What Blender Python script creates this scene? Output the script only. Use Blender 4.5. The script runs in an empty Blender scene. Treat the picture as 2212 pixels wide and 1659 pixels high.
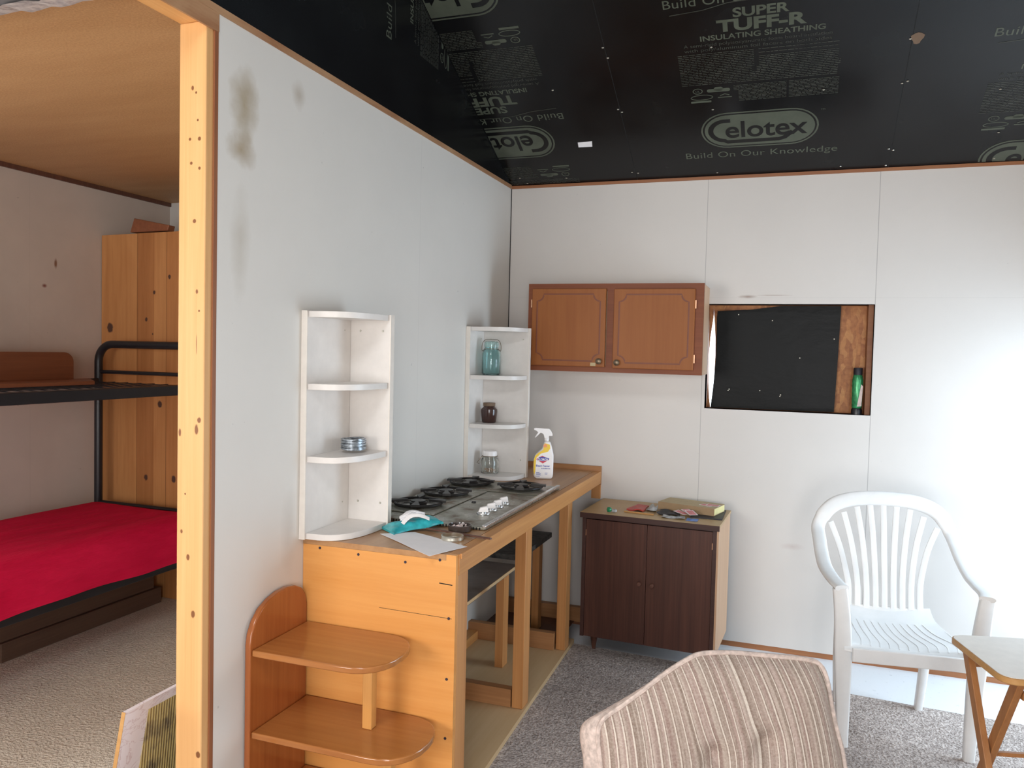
import bpy, bmesh, math, random
from mathutils import Vector, Matrix, Euler
random.seed(7)
R = math.radians
S = bpy.context.scene
COL = S.collection

# ------------------------------------------------------------ camera, sky, daylight, exposure
CAM_POS = Vector((1.519, -4.213, 1.5))
def make_camera():
    yaw, pt, rl = 0.339634556, -0.041274049, 0.0237669743
    f = Vector((-math.sin(yaw)*math.cos(pt), math.cos(yaw)*math.cos(pt), math.sin(pt)))
    rt = Vector((math.cos(yaw), math.sin(yaw), 0)); up = rt.cross(f)
    rt2 = math.cos(rl)*rt + math.sin(rl)*up; up2 = -math.sin(rl)*rt + math.cos(rl)*up
    m = Matrix((rt2, up2, -f)).transposed().to_4x4(); m.translation = CAM_POS
    cd = bpy.data.cameras.new('camera'); cd.sensor_width = 36; cd.lens = 1714.84/2212*36
    cd.clip_start = 0.02; cd.clip_end = 200
    co = bpy.data.objects.new('camera', cd); co.matrix_world = m; COL.objects.link(co); S.camera = co
make_camera()
w = bpy.data.worlds.new('sky'); S.world = w; w.use_nodes = True
bg = w.node_tree.nodes['Background']; bg.inputs[0].default_value = (0.80, 0.90, 1.0, 1); bg.inputs[1].default_value = 4.0
def daylight(name, loc, target, sx, sy, power, col):
    ld = bpy.data.lights.new(name, 'AREA'); ld.shape = 'RECTANGLE'; ld.size = sx; ld.size_y = sy
    ld.energy = power; ld.color = col
    o = bpy.data.objects.new(name, ld); COL.objects.link(o); o.location = loc
    d = Vector(target) - Vector(loc); o.rotation_euler = d.to_track_quat('-Z', 'Y').to_euler()
# daylight entering the openings: a window in the right wall beside the corner, one behind the camera, and added ones
daylight('daylight_right_window', (3.12, -0.62, 0.88), (0, -0.75, -.35), 1.0, 1.60, 25, (0.58, 0.80, 1.0))
daylight('daylight_front_window', (-0.55, -6.12, 1.45), (-0.2, 0, .6), 1.5, 1.2, 68, (1.0, 0.93, 0.85))
daylight('added_fill_front', (2.2, -6.12, 1.2), (1.6, 0, .3), 1.0, 1.8, 60, (1.0, 0.96, 0.94))  # added fill light in an unseen doorway put in for it
daylight('added_fill_overhead', (1.0, -4.6, 3.30), (.9, -1.6, .5), 1.1, .7, 34, (0.95, 0.97, 1.0))  # invented skylight, added to light counter and floor from above
daylight('added_fill_bedroom', (-2.51, -3.3, 1.25), (0, -3.1, .5), 1.0, 1.0, 40, (1.0, 0.97, 0.92))  # added opening, brightens the near bedroom ceiling and floor
S.view_settings.view_transform = 'Standard'; S.view_settings.look = 'None'
S.view_settings.gamma = 1; S.view_settings.use_curve_mapping = False
S.view_settings.exposure = 0.12
S.cycles.max_bounces = 8; S.cycles.diffuse_bounces = 5; S.cycles.transparent_max_bounces = 12
S.cycles.sample_clamp_indirect = 4.0; S.cycles.use_denoising = True

# ------------------------------------------------------------ material helpers
class NT:
    def __init__(s, name):
        s.m = bpy.data.materials.new(name); s.m.use_nodes = True; s.t = s.m.node_tree
        s.b = s.t.nodes['Principled BSDF']; s.co = None
    def n(s, typ, **kw):
        nd = s.t.nodes.new(typ)
        for k, v in kw.items():
            if k.startswith('i_'): nd.inputs[k[2:].replace('_', ' ')].default_value = v
            else: setattr(nd, k, v)
        return nd
    def l(s, a, b): s.t.links.new(a, b)
    def obj(s):
        if not s.co: s.co = s.n('ShaderNodeTexCoord')
        return s.co.outputs['Object']
    def mapped(s, scale, rot=(0, 0, 0), loc=(0, 0, 0)):
        mp = s.n('ShaderNodeMapping'); s.l(s.obj(), mp.inputs[0])
        mp.inputs['Scale'].default_value = scale; mp.inputs['Rotation'].default_value = rot; mp.inputs['Location'].default_value = loc
        return mp.outputs[0]
    def noise(s, vec, scale=5, detail=4, rough=.55, dist=0):
        nd = s.n('ShaderNodeTexNoise'); s.l(vec, nd.inputs['Vector'])
        nd.inputs['Scale'].default_value = scale; nd.inputs['Detail'].default_value = detail
        nd.inputs['Roughness'].default_value = rough; nd.inputs['Distortion'].default_value = dist
        return nd.outputs[0]
    def ramp(s, fac, stops):
        nd = s.n('ShaderNodeValToRGB'); s.l(fac, nd.inputs[0]); e = nd.color_ramp.elements
        while len(e) < len(stops): e.new(0.5)
        for el, (p, c) in zip(e, stops):
            el.position = p; el.color = (*c, 1) if len(c) == 3 else c
        return nd.outputs[0]
    def math(s, op, a, b=None, clamp=False):
        nd = s.n('ShaderNodeMath', operation=op, use_clamp=clamp)
        for i, x in enumerate((a, b)):
            if x is None: continue
            if isinstance(x, (int, float)): nd.inputs[i].default_value = x
            else: s.l(x, nd.inputs[i])
        return nd.outputs[0]
    def mix(s, fac, a, b, mode='MIX'):
        nd = s.n('ShaderNodeMix', data_type='RGBA', blend_type=mode)
        if isinstance(fac, (int, float)): nd.inputs[0].default_value = fac
        else: s.l(fac, nd.inputs[0])
        for i, x in ((6, a), (7, b)):
            if isinstance(x, tuple): nd.inputs[i].default_value = (*x, 1) if len(x) == 3 else x
            else: s.l(x, nd.inputs[i])
        return nd.outputs[2]
    def xyz(s, vec=None):
        nd = s.n('ShaderNodeSeparateXYZ'); s.l(vec or s.obj(), nd.inputs[0]); return nd.outputs
    def set(s, col=None, rough=None, metal=None, spec=None, bump=None, bstr=.2, bdist=.01, **kw):
        if col is not None:
            if isinstance(col, tuple): s.b.inputs['Base Color'].default_value = (*col, 1)
            else: s.l(col, s.b.inputs['Base Color'])
        if rough is not None:
            if isinstance(rough, (int, float)): s.b.inputs['Roughness'].default_value = rough
            else: s.l(rough, s.b.inputs['Roughness'])
        if metal is not None: s.b.inputs['Metallic'].default_value = metal
        if spec is not None: s.b.inputs['Specular IOR Level'].default_value = spec
        if bump is not None:
            bp = s.n('ShaderNodeBump'); bp.inputs['Strength'].default_value = bstr; bp.inputs['Distance'].default_value = bdist
            s.l(bump, bp.inputs['Height']); s.l(bp.outputs[0], s.b.inputs['Normal'])
        for k, v in kw.items(): s.b.inputs[k.replace('_', ' ')].default_value = v
        return s.m

def plain(name, col, rough=.5, metal=0, spec=.5, var=.08, vs=25, bstr=.1, **kw):
    k = NT(name); v = k.noise(k.obj(), vs, 3)
    d = tuple(max(0, c*(1-var)) for c in col); e = tuple(min(1, c*(1+var)) for c in col)
    return k.set(k.ramp(v, [(.3, d), (.7, e)]), rough, metal, spec, v, bstr, .002, **kw)

def wood(name, light, dark, axis='X', rough=.5, fine=9., spec=.4, knots=0., kscale=2.2, coat=0., along=.7, seams=None, kdark=.28, marks=(), bands=()):
    k = NT(name); ai = 'XYZ'.index(axis)
    sc = [fine]*3; sc[ai] = along
    v = k.mapped(tuple(sc)); n1 = k.noise(v, 1.6, 6, .6, .6)
    sc2 = [fine*9]*3; sc2[ai] = along*2
    n2 = k.noise(k.mapped(tuple(sc2)), 1.0, 3, .6)
    mid = tuple((a+b)/2 for a, b in zip(light, dark))
    c = k.ramp(n1, [(.25, dark), (.5, mid), (.72, light)])
    c = k.mix(.35, c, k.ramp(n2, [(.3, dark), (.7, light)]))
    if knots:
        ks = [kscale]*3; ks[ai] = kscale*.55
        vo = k.n('ShaderNodeTexVoronoi'); k.l(k.mapped(tuple(ks), loc=(.37, .61, .23)), vo.inputs['Vector']); vo.inputs['Scale'].default_value = 1
        fac = k.ramp(vo.outputs['Distance'], [(knots*.5, (1, 1, 1)), (knots, (0, 0, 0))])
        kc = tuple(x*kdark for x in dark)
        c = k.mix(fac, c, kc)
    if seams:
        o = k.xyz(); ax, ps, wd = seams
        for p in ps:
            dd = k.math('ABSOLUTE', k.math('SUBTRACT', o['XYZ'.index(ax)], p))
            c = k.mix(k.math('LESS_THAN', dd, wd), c, tuple(x*.35 for x in dark))
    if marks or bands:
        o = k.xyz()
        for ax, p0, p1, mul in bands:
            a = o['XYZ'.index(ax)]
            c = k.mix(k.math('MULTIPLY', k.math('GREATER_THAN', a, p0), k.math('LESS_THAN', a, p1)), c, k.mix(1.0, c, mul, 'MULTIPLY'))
        wob = k.math('MULTIPLY', k.math('SUBTRACT', k.noise(k.obj(), 60, 3), .5), .8)
        for ax, p, z, ra, rz, mc in marks:
            a = k.math('DIVIDE', k.math('SUBTRACT', o['XYZ'.index(ax)], p), ra); b = k.math('DIVIDE', k.math('SUBTRACT', o[2], z), rz)
            r2 = k.math('ADD', k.math('SQRT', k.math('ADD', k.math('MULTIPLY', a, a), k.math('MULTIPLY', b, b))), wob)
            c = k.mix(k.math('MULTIPLY', k.math('SUBTRACT', 1.25, r2, True), 2.5, True), c, mc)
    return k.set(c, rough, 0, spec, n2, .12, .002, Coat_Weight=coat, Coat_Roughness=.12)

def wallmat(name, base, seams=(), stains=(), rough=.42, dirt=.05):
    k = NT(name); o = k.xyz()
    n = k.noise(k.obj(), 1.3, 5, .6); n3 = k.noise(k.obj(), 60, 2)
    d = tuple(c*(1-dirt) for c in base)
    c = k.ramp(n, [(.35, d), (.65, base)])
    sp = k.noise(k.obj(), 38, 2, .5)
    c = k.mix(k.ramp(sp, [(.76, (0, 0, 0)), (.80, (.5, .5, .5))]), c, tuple(x*.5 for x in base))
    for ax, p, wd, f in seams:
        dd = k.math('ABSOLUTE', k.math('SUBTRACT', o['XYZ'.index(ax)], p))
        c = k.mix(k.math('MULTIPLY', k.math('LESS_THAN', dd, wd), f), c, tuple(x*.35 for x in base))
    for (ax, p, z, ra, rz, st, sc) in stains:
        a = k.math('DIVIDE', k.math('SUBTRACT', o['XYZ'.index(ax)], p), ra)
        b = k.math('DIVIDE', k.math('SUBTRACT', o[2], z), rz)
        r2 = k.math('SQRT', k.math('ADD', k.math('MULTIPLY', a, a), k.math('MULTIPLY', b, b)))
        r2 = k.math('ADD', r2, k.math('MULTIPLY', k.math('SUBTRACT', k.noise(k.obj(), 14, 4), .5), .9))
        f = k.math('MULTIPLY', k.math('SUBTRACT', 1.0, r2, True), st)
        c = k.mix(k.math('MINIMUM', f, 1.0), c, sc)
    return k.set(c, rough, 0, .45, n3, .06, .002)

M = {}
M['wall_back'] = wallmat('painted_hardboard_back', (.63, .595, .56),
    [('X', 1.075, .0016, .55), ('X', 1.882, .0016, .6), ('Z', 1.80, .0008, .15)],
    [('X', 1.29, 1.805, .05, .010, 1.0, (.30, .22, .18)), ('X', 1.42, 1.812, .10, .004, .8, (.38, .30, .26)), ('X', 1.55, .55, .06, .02, .4, (.42, .30, .28)), ('X', 1.9, .45, .3, .08, .22, (.35, .33, .3))])
M['wall_left'] = wallmat('painted_hardboard_partition', (.735, .705, .655),
    [('Y', -1.135, .0012, .18)],
    [('Y', -2.288, 2.19, .07, .13, 1.0, (.38, .30, .19)), ('Y', -2.300, 2.06, .075, .055, .9, (.34, .25, .14)),
     ('Y', -2.02, 2.30, .04, .05, .55, (.38, .31, .22)), ('Y', -2.30, 1.80, .05, .18, .4, (.40, .34, .25)),
     ('Y', -2.05, .90, .05, .16, .3, (.42, .38, .33)), ('Y', -2.31, 2.118, .08, .010, -.0, (.6, .6, .6))])
M['wall_plain'] = wallmat('painted_board_other', (.56, .54, .51))
M['wall_bedroom'] = wallmat('whitewashed_board', (.60, .53, .47), [('Y', -1.02, .0015, .12)],
    [('Y', -.86, 1.93, .012, .035, 1.5, (.2, .1, .06)), ('Y', -1.1, 1.45, .5, .25, .35, (.40, .33, .28)), ('Y', -.93, 1.8, .02, .015, 1.5, (.2, .08, .06))], .6, .14)
KN = (.20, .075, .025); KD = (.07, .03, .02)
POSTM = [('X', x, z, r, r*f, KN) for x, z, r, f in ((-.049, 2.195, .004, 1.6), (-.037, 2.182, .003, 1), (-.031, 2.108, .003, 1), (-.057, 2.058, .004, 1), (-.025, 2.057, .005, 1), (-.052, 1.993, .004, 1), (-.024, 1.978, .004, 1), (-.04, 1.835, .005, 1), (-.03, 1.643, .004, 1.5), (-.022, 1.59, .003, 1), (-.019, 1.29, .006, 1.2), (-.028, 1.262, .006, 2.2), (-.085, 1.252, .004, 2.5), (-.065, 1.081, .003, 1), (-.077, .975, .004, 1.5), (-.054, .904, .005, 1.6), (-.035, .745, .006, 1.8), (-.014, .349, .007, 1.2), (-.03, 1.50, .0012, 20))]
M['pine_post'] = wood('pine_stud', (.74, .44, .195), (.62, .32, .115), 'Z', .45, 14, marks=POSTM)
M['pine_post_y'] = wood('pine_stud_lengthwise', (.76, .44, .18), (.62, .31, .10), 'Y', .45, 14, knots=.09, kscale=7, kdark=.5)
M['pine_end'] = wood('orange_pine_panel', (.78, .38, .115), (.62, .25, .055), 'X', .38, 5, knots=.05, kscale=4, coat=.15)
M['pine_rail_y'] = wood('pine_rail', (.62, .30, .10), (.44, .18, .05), 'Y', .45, 12, knots=.05, kscale=5)
M['pine_rail_z'] = wood('pine_upright', (.62, .30, .11), (.42, .17, .05), 'Z', .45, 12, knots=.06, kscale=5)
M['pine_rail_x'] = wood('pine_crosspiece', (.45, .22, .09), (.30, .13, .05), 'X', .5, 12)
M['ply_floor'] = wood('pale_plywood', (.62, .44, .25), (.52, .34, .17), 'Y', .5, 6)
M['counter_top'] = wood('worn_plywood_top', (.52, .29, .13), (.32, .15, .06), 'Y', .33, 5, spec=.5)
M['dark_wood'] = wood('dark_stained_wood', (.16, .07, .045), (.075, .03, .022), 'Z', .42, 16, spec=.4)
M['trim_wood'] = wood('stained_trim', (.34, .14, .06), (.22, .07, .03), 'Z', .5, 12)
M['trim_wood_y'] = wood('rough_trim', (.50, .31, .17), (.27, .10, .04), 'Y', .5, 6, along=2.2)
M['trim_wood_x'] = wood('rough_plate', (.36, .15, .06), (.22, .075, .03), 'X', .5, 10)
M['book_board'] = wood('varnished_upright', (.46, .145, .035), (.28, .07, .018), 'Z', .22, 7, coat=.5)
M['book_shelf'] = wood('varnished_shelf', (.47, .19, .05), (.31, .105, .028), 'X', .2, 6, coat=.6)
M['book_post'] = wood('varnished_post', (.68, .34, .10), (.5, .22, .06), 'Z', .3, 14, coat=.3)
M['cab_frame'] = wood('oak_stained_frame', (.25, .080, .033), (.165, .046, .021), 'X', .45, 14, spec=.2)
M['cab_door'] = wood('oak_stained_door', (.33, .118, .034), (.25, .078, .021), 'Z', .45, 9, spec=.2)
M['cab_groove'] = plain('door_groove', (.17, .040, .012), .5)
M['walnut'] = wood('walnut_door', (.12, .047, .032), (.045, .018, .014), 'Z', .38, 13)
M['walnut_dark'] = wood('walnut_edge', (.075, .034, .028), (.045, .02, .017), 'X', .4, 10)
M['lam_top'] = wood('worn_laminate_top', (.52, .36, .18), (.42, .27, .13), 'X', .4, 4)
M['cab_side'] = wood('pale_cabinet_side', (.62, .40, .25), (.5, .3, .18), 'Z', .45, 8)
CO = -1.9
CLM = [('X', x-CO, z, r, r*1.35, KD) for x, z, r in ((-2.32, 1.583, .020), (-1.88, 1.881, .009), (-1.99, 1.791, .008), (-2.047, 1.635, .008), (-1.945, 1.144, .014), (-2.045, .708, .012), (-1.841, .713, .014), (-2.0, 1.55, .004), (-1.70, 1.2, .012))]
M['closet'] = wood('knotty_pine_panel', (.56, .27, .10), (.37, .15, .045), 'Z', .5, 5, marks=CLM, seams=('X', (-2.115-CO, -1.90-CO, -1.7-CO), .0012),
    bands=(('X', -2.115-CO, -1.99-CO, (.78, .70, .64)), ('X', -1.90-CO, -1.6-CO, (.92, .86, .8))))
M['bunk_board'] = wood('red_brown_board', (.27, .10, .045), (.17, .055, .026), 'Y', .45, 7)
M['plank'] = wood('old_brown_plank', (.14, .08, .05), (.07, .036, .024), 'Y', .7, 10)
M['tray_edge'] = wood('beech_edge', (.56, .32, .12), (.42, .21, .07), 'X', .35, 9)
M['tray_leg'] = wood('beech_leg', (.42, .19, .07), (.28, .11, .035), 'Z', .4, 12)
M['white_lam'] = plain('white_laminate', (.74, .70, .66), .38, var=.03)
M['white_edge'] = plain('cream_edge', (.78, .72, .65), .4, var=.04)
M['chair_plastic'] = plain('white_resin', (.80, .80, .79), .32, var=.02)
M['black_metal'] = plain('black_enamel', (.012, .012, .016), .32, 0, .5)
M['burner'] = plain('sooty_cast_iron', (.022, .019, .018), .38, .3)
M['bowl_metal'] = plain('burner_bowl', (.34, .32, .29), .22, .85, var=.35, vs=60)
M['chrome'] = plain('dull_chrome', (.62, .63, .63), .25, .9, var=.2)
M['zinc'] = plain('zinc_lid', (.62, .60, .52), .3, .85)
M['screw'] = plain('dark_screw', (.05, .04, .06), .4, .6)
M['white_plastic'] = plain('white_plastic', (.86, .82, .80), .35, var=.02)
M['paper'] = plain('white_paper', (.88, .86, .87), .8, var=.02)
M['nickel'] = plain('aged_brass', (.20, .15, .10), .35, .8)
M['hinge'] = plain('copper_hinge', (.50, .28, .17), .35, .7)

def cooktop_mat():
    k = NT('stained_steel'); n = k.noise(k.obj(), 9, 6, .65); n2 = k.noise(k.obj(), 40, 3)
    c = k.ramp(n, [(.36, (.17, .10, .06)), (.46, (.30, .285, .23)), (.62, (.37, .36, .31))])
    return k.set(c, k.ramp(n, [(.35, (.5,)*3), (.6, (.27,)*3)]), .75, .5, n2, .05, .002)
M['steel'] = cooktop_mat()
def osb_mat():
    k = NT('osb'); v = k.n('ShaderNodeTexVoronoi'); k.l(k.mapped((60, 30, 22), (.3, .5, .9)), v.inputs['Vector']); v.inputs['Scale'].default_value = 1
    n = k.noise(k.obj(), 45, 5)
    c = k.mix(.45, k.ramp(v.outputs['Color'], [(.1, (.34, .10, .025)), (.6, (.62, .24, .07)), (.95, (.75, .38, .13))]), k.ramp(n, [(.35, (.22, .08, .03)), (.65, (.46, .22, .08))]))
    return k.set(c, .55, bump=n, bstr=.2)
M['osb'] = osb_mat()
def particle_mat():
    k = NT('particle_board'); n = k.noise(k.obj(), 150, 3, .7); n1 = k.noise(k.mapped((1.2, 5, 1)), 1.5, 4)
    c = k.mix(.5, k.ramp(n, [(.35, (.36, .19, .08)), (.65, (.62, .37, .18))]), k.ramp(n1, [(.3, (.40, .21, .085)), (.7, (.55, .32, .15))]))
    return k.set(c, .5, 0, .4, n, .1, .003)
M['particle'] = particle_mat()
def foil_black():
    k = NT('black_faced_foam_board'); n = k.noise(k.mapped((2.5, 2.5, 2.5)), 2, 3)
    c = k.ramp(n, [(.3, (.0045, .0045, .005)), (.7, (.007, .0075, .008))])
    return k.set(c, k.ramp(n, [(.3, (.20,)*3), (.7, (.28,)*3)]), 0, .34, n, .05, .01)
M['foam_black'] = foil_black()
M['ink'] = plain('pale_print_ink', (.082, .092, .068), .35, spec=.28, var=.2, vs=9)
M['ink_thin'] = plain('faint_print_ink', (.045, .048, .039), .35, spec=.28, var=.3, vs=9)
M['gap'] = plain('dark_gap', (.004, .004, .004), .8)
M['foil'] = plain('crinkled_foil', (.80, .80, .84), .45, .6, var=.35, vs=40, bstr=.8)
M['grey_board'] = plain('grey_foam_face', (.17, .16, .165), .5)
def plastic_sheet():
    k = NT('black_plastic_sheet'); n = k.noise(k.mapped((4, 4, 7)), 1.5, 4)
    return k.set((.004, .0045, .0045), .36, 0, .12, n, .12, .03)
M['sheet'] = plastic_sheet()
def carpet_mat(name, a, b, sc=210):
    k = NT(name); n = k.noise(k.obj(), sc*.45, 2, .6); n1 = k.noise(k.obj(), 38, 4, .7); n2 = k.noise(k.obj(), 3, 4)
    c = k.mix(.5, k.ramp(n, [(.38, tuple(x*.7 for x in b)), (.62, a)]), k.ramp(n1, [(.36, b), (.64, a)]))
    c = k.mix(k.ramp(n2, [(.45, (0, 0, 0)), (.75, (.35,)*3)]), c, tuple(x*.7 for x in b))
    return k.set(c, .95, 0, .1, n, .9, .012)
M['carpet'] = carpet_mat('grey_brown_carpet', (.66, .57, .52), (.27, .22, .195))
M['carpet_bed'] = carpet_mat('beige_carpet', (.68, .61, .51), (.60, .53, .43))
def floor_mat():
    k = NT('white_painted_subfloor'); n = k.noise(k.obj(), 30, 5, .7)
    return k.set(k.ramp(n, [(.3, (.55, .56, .58)), (.38, (.74, .75, .77))]), .6, 0, .3)
M['floor'] = floor_mat()
def red_mat():
    k = NT('red_cotton_sheet'); n = k.noise(k.mapped((9, 2.2, 9), (0, 0, .5)), 1, 5, .6); n2 = k.noise(k.obj(), 300, 2)
    c = k.ramp(n, [(.3, (.50, .006, .040)), (.7, (.62, .012, .058))])
    return k.set(c, .9, 0, .08, n, .8, .03)
M['red'] = red_mat()
def stripe_mat():
    k = NT('striped_upholstery'); o = k.xyz()
    n = k.noise(k.mapped((3, 3, 1.4)), 1, 2); n2 = k.noise(k.obj(), 170, 3, .7)
    zz = k.math('SUBTRACT', o[2], .45)
    fan = k.math('ADD', k.math('MULTIPLY', k.math('MULTIPLY', zz, zz), .70), k.math('MULTIPLY', zz, .10))
    u = k.math('ADD', k.math('ADD', o[0], fan), k.math('MULTIPLY', k.math('SUBTRACT', n, .5), .025))
    # tuft pull: stripes kink towards the buttons
    for (bx, bz) in ((.127, .489), (-.005, .455)):
        dx = k.math('SUBTRACT', o[0], bx); dz = k.math('SUBTRACT', o[2], bz)
        g = k.math('POWER', 2.718, k.math('MULTIPLY', k.math('ADD', k.math('MULTIPLY', dx, dx), k.math('MULTIPLY', dz, dz)), -420.0))
        u = k.math('ADD', u, k.math('MULTIPLY', g, -.016))
    cb = k.n('ShaderNodeCombineXYZ'); k.l(u, cb.inputs[0]); k.l(k.math('MULTIPLY', o[1], .0), cb.inputs[1])
    def bands(sc, off):
        mp = k.n('ShaderNodeMapping'); k.l(cb.outputs[0], mp.inputs[0]); mp.inputs['Scale'].default_value = (sc, 1, 1); mp.inputs['Location'].default_value = (off, 0, 0)
        nd = k.n('ShaderNodeTexNoise', noise_dimensions='1D'); sx = k.xyz(mp.outputs[0]); k.l(sx[0], nd.inputs['W']); nd.inputs['Scale'].default_value = 1; nd.inputs['Detail'].default_value = 1
        return nd.outputs[0]
    A = bands(75, 0); B = bands(28, 5)
    c = k.ramp(B, [(.3, (.21, .15, .115)), (.46, (.36, .28, .23)), (.56, (.36, .23, .205)), (.70, (.44, .36, .31))])
    c = k.mix(.45, c, k.ramp(A, [(.38, (.17, .11, .08)), (.5, (.37, .28, .235)), (.62, (.58, .49, .42))]))
    per = k.math('FRACT', k.math('ADD', k.math('MULTIPLY', u, 44.0), k.math('MULTIPLY', B, .9)))
    pale = k.math('LESS_THAN', per, .15); darkl = k.math('LESS_THAN', k.math('ABSOLUTE', k.math('SUBTRACT', per, .19)), .05)
    c = k.mix(pale, c, (.70, .62, .54)); c = k.mix(k.math('MULTIPLY', darkl, .8), c, (.20, .13, .10))
    c = k.mix(.22, c, k.ramp(n2, [(.35, (.25, .2, .17)), (.65, (.75, .68, .6))]))
    h = k.math('ADD', k.math('MULTIPLY', pale, .8), n2)
    return k.set(c, .95, 0, .1, h, .6, .006)
M['stripe'] = stripe_mat()
M['welt'] = plain('piping_fabric', (.56, .46, .41), .95, spec=.1, var=.25, vs=70, bstr=.5)
def glass(name, col, rough=.04, trans=.95):
    k = NT(name); return k.set(col, rough, 0, .5, Transmission_Weight=trans, IOR=1.45)
M['blue_glass'] = glass('aqua_glass', (.68, .92, .91), .04, .94)
M['clear_glass'] = glass('clear_glass', (.93, .93, .88))
M['brown_glass'] = plain('dark_brown_glaze', (.045, .018, .014), .12, spec=.6)
M['cork'] = plain('old_cork', (.17, .11, .07), .8)
M['teal'] = plain('teal_wrapper', (.035, .36, .40), .25, var=.25, vs=35, bstr=.8)
M['green_foil'] = plain('green_label', (.05, .30, .12), .25, .3, var=.4, vs=50)
M['green_glass'] = plain('green_glass_bit', (.02, .22, .09), .1, var=.4)
M['grey_wire'] = plain('galvanised_wire', (.30, .33, .36), .32, .6, var=.5, vs=90)
M['yellow'] = plain('yellow_label', (.86, .56, .02), .4, var=.05)
M['orange'] = plain('orange_label', (.86, .30, .10), .4, var=.05)
M['red_ink'] = plain('red_label', (.62, .03, .05), .4, var=.03)
M['blue_ink'] = plain('blue_label', (.03, .05, .36), .4, var=.03)
M['black_stuff'] = plain('black_nylon', (.018, .017, .024), .55, var=.4)
M['card'] = plain('card_back', (.62, .20, .20), .5, var=.25, vs=220)
M['red_env'] = plain('red_packet', (.42, .03, .02), .4, var=.3, vs=60)
M['blue_paper'] = plain('blue_card', (.15, .27, .60), .5, var=.3, vs=60)
M['clear_bag'] = plain('dull_clear_plastic', (.36, .37, .38), .25, var=.35, vs=50)
M['book_cover'] = plain('kraft_book_cover', (.36, .24, .13), .5)
M['book_pages'] = plain('yellowed_pages', (.75, .66, .32), .8)
M['tan_tray'] = plain('tan_board', (.46, .36, .20), .6)
M['shell'] = plain('brown_seeds', (.52, .30, .17), .6, var=.4, vs=120)
M['ash'] = plain('pink_white_bits', (.70, .58, .55), .6, var=.2)
M['dark_glass'] = plain('smoked_glass_bowl', (.06, .045, .04), .12)
M['blotchy'] = plain('dark_blotched_board', (.05, .045, .04), .5, var=.9, vs=45)
M['shelf_board'] = plain('grimy_shelf_board', (.17, .135, .115), .35, var=.25, vs=12)
def marble_mat():
    k = NT('pink_white_marble_laminate'); n = k.noise(k.obj(), 9, 5, .6, 1.5)
    c = k.ramp(n, [(.46, (.78, .72, .75)), (.487, (.62, .50, .52)), (.505, (.78, .72, .75))])
    return k.set(c, .3)
M['marble'] = marble_mat()
def glue_mat():
    k = NT('yellow_ribbed_adhesive'); o = k.xyz(); n = k.noise(k.obj(), 9, 4)
    w_ = k.math('SINE', k.math('MULTIPLY', k.math('ADD', o[1], k.math('MULTIPLY', o[2], .12)), 620.0))
    c = k.mix(k.ramp(n, [(.5, (0, 0, 0)), (.6, (1, 1, 1))]), (.50, .38, .14), (.13, .09, .05))
    c = k.mix(k.ramp(w_, [(.6, (0, 0, 0)), (.9, (.5,)*3)]), c, (.72, .64, .42))
    return k.set(c, .35, bump=w_, bstr=.5, bdist=.004)
M['glue'] = glue_mat()

# ------------------------------------------------------------ mesh helpers
def box(bm, x0, x1, y0, y1, z0, z1):
    v = [bm.verts.new((x, y, z)) for x in (x0, x1) for y in (y0, y1) for z in (z0, z1)]
    for f in ((0, 1, 3, 2), (4, 6, 7, 5), (0, 4, 5, 1), (2, 3, 7, 6), (0, 2, 6, 4), (1, 5, 7, 3)):
        bm.faces.new([v[i] for i in f])
def B(*boxes):
    bm = bmesh.new()
    for b in boxes: box(bm, *b)
    return bm
def bar(bm, p0, p1, w, t, up=(0, 0, 1), w1=None, t1=None):
    """rectangular bar from p0 to p1; w across, t along 'up' side"""
    p0, p1 = Vector(p0), Vector(p1); d = (p1-p0).normalized(); s = d.cross(Vector(up)).normalized(); u = s.cross(d)
    w1 = w if w1 is None else w1; t1 = t if t1 is None else t1
    vs = []
    for p, a, b in ((p0, w, t), (p1, w1, t1)):
        for i, j in ((-1, -1), (1, -1), (1, 1), (-1, 1)): vs.append(bm.verts.new(p + s*(a/2*i) + u*(b/2*j)))
    bm.faces.new(vs[3::-1]); bm.faces.new(vs[4:])
    for i in range(4): bm.faces.new((vs[i], vs[(i+1) % 4], vs[4+(i+1) % 4], vs[4+i]))
def prism(bm, pts, axis, a, b):
    """extrude 2D polygon pts along axis from a to b"""
    def mk(p, c):
        return {'X': (c, p[0], p[1]), 'Y': (p[0], c, p[1]), 'Z': (p[0], p[1], c)}[axis]
    A = [bm.verts.new(mk(p, a)) for p in pts]; Bv = [bm.verts.new(mk(p, b)) for p in pts]
    bm.faces.new(A[::-1]); bm.faces.new(Bv); n = len(pts)
    for i in range(n): bm.faces.new((A[i], A[(i+1) % n], Bv[(i+1) % n], Bv[i]))
def lathe(bm, prof, c=(0, 0, 0), n=24, axis='Z', sx=1, sy=1):
    rings = []
    for r, z in prof:
        ring = []
        for i in range(n):
            a = 2*math.pi*i/n; x, y = r*math.cos(a)*sx, r*math.sin(a)*sy
            p = {'Z': (x, y, z), 'X': (z, x, y), 'Y': (x, z, y)}[axis]
            ring.append(bm.verts.new((c[0]+p[0], c[1]+p[1], c[2]+p[2])))
        rings.append(ring)
    for a, b in zip(rings, rings[1:]):
        for i in range(n): bm.faces.new((a[i], a[(i+1) % n], b[(i+1) % n], b[i]))
    if prof[0][0] > 1e-5: bm.faces.new(rings[0][::-1])
    if prof[-1][0] > 1e-5: bm.faces.new(rings[-1])
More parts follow.
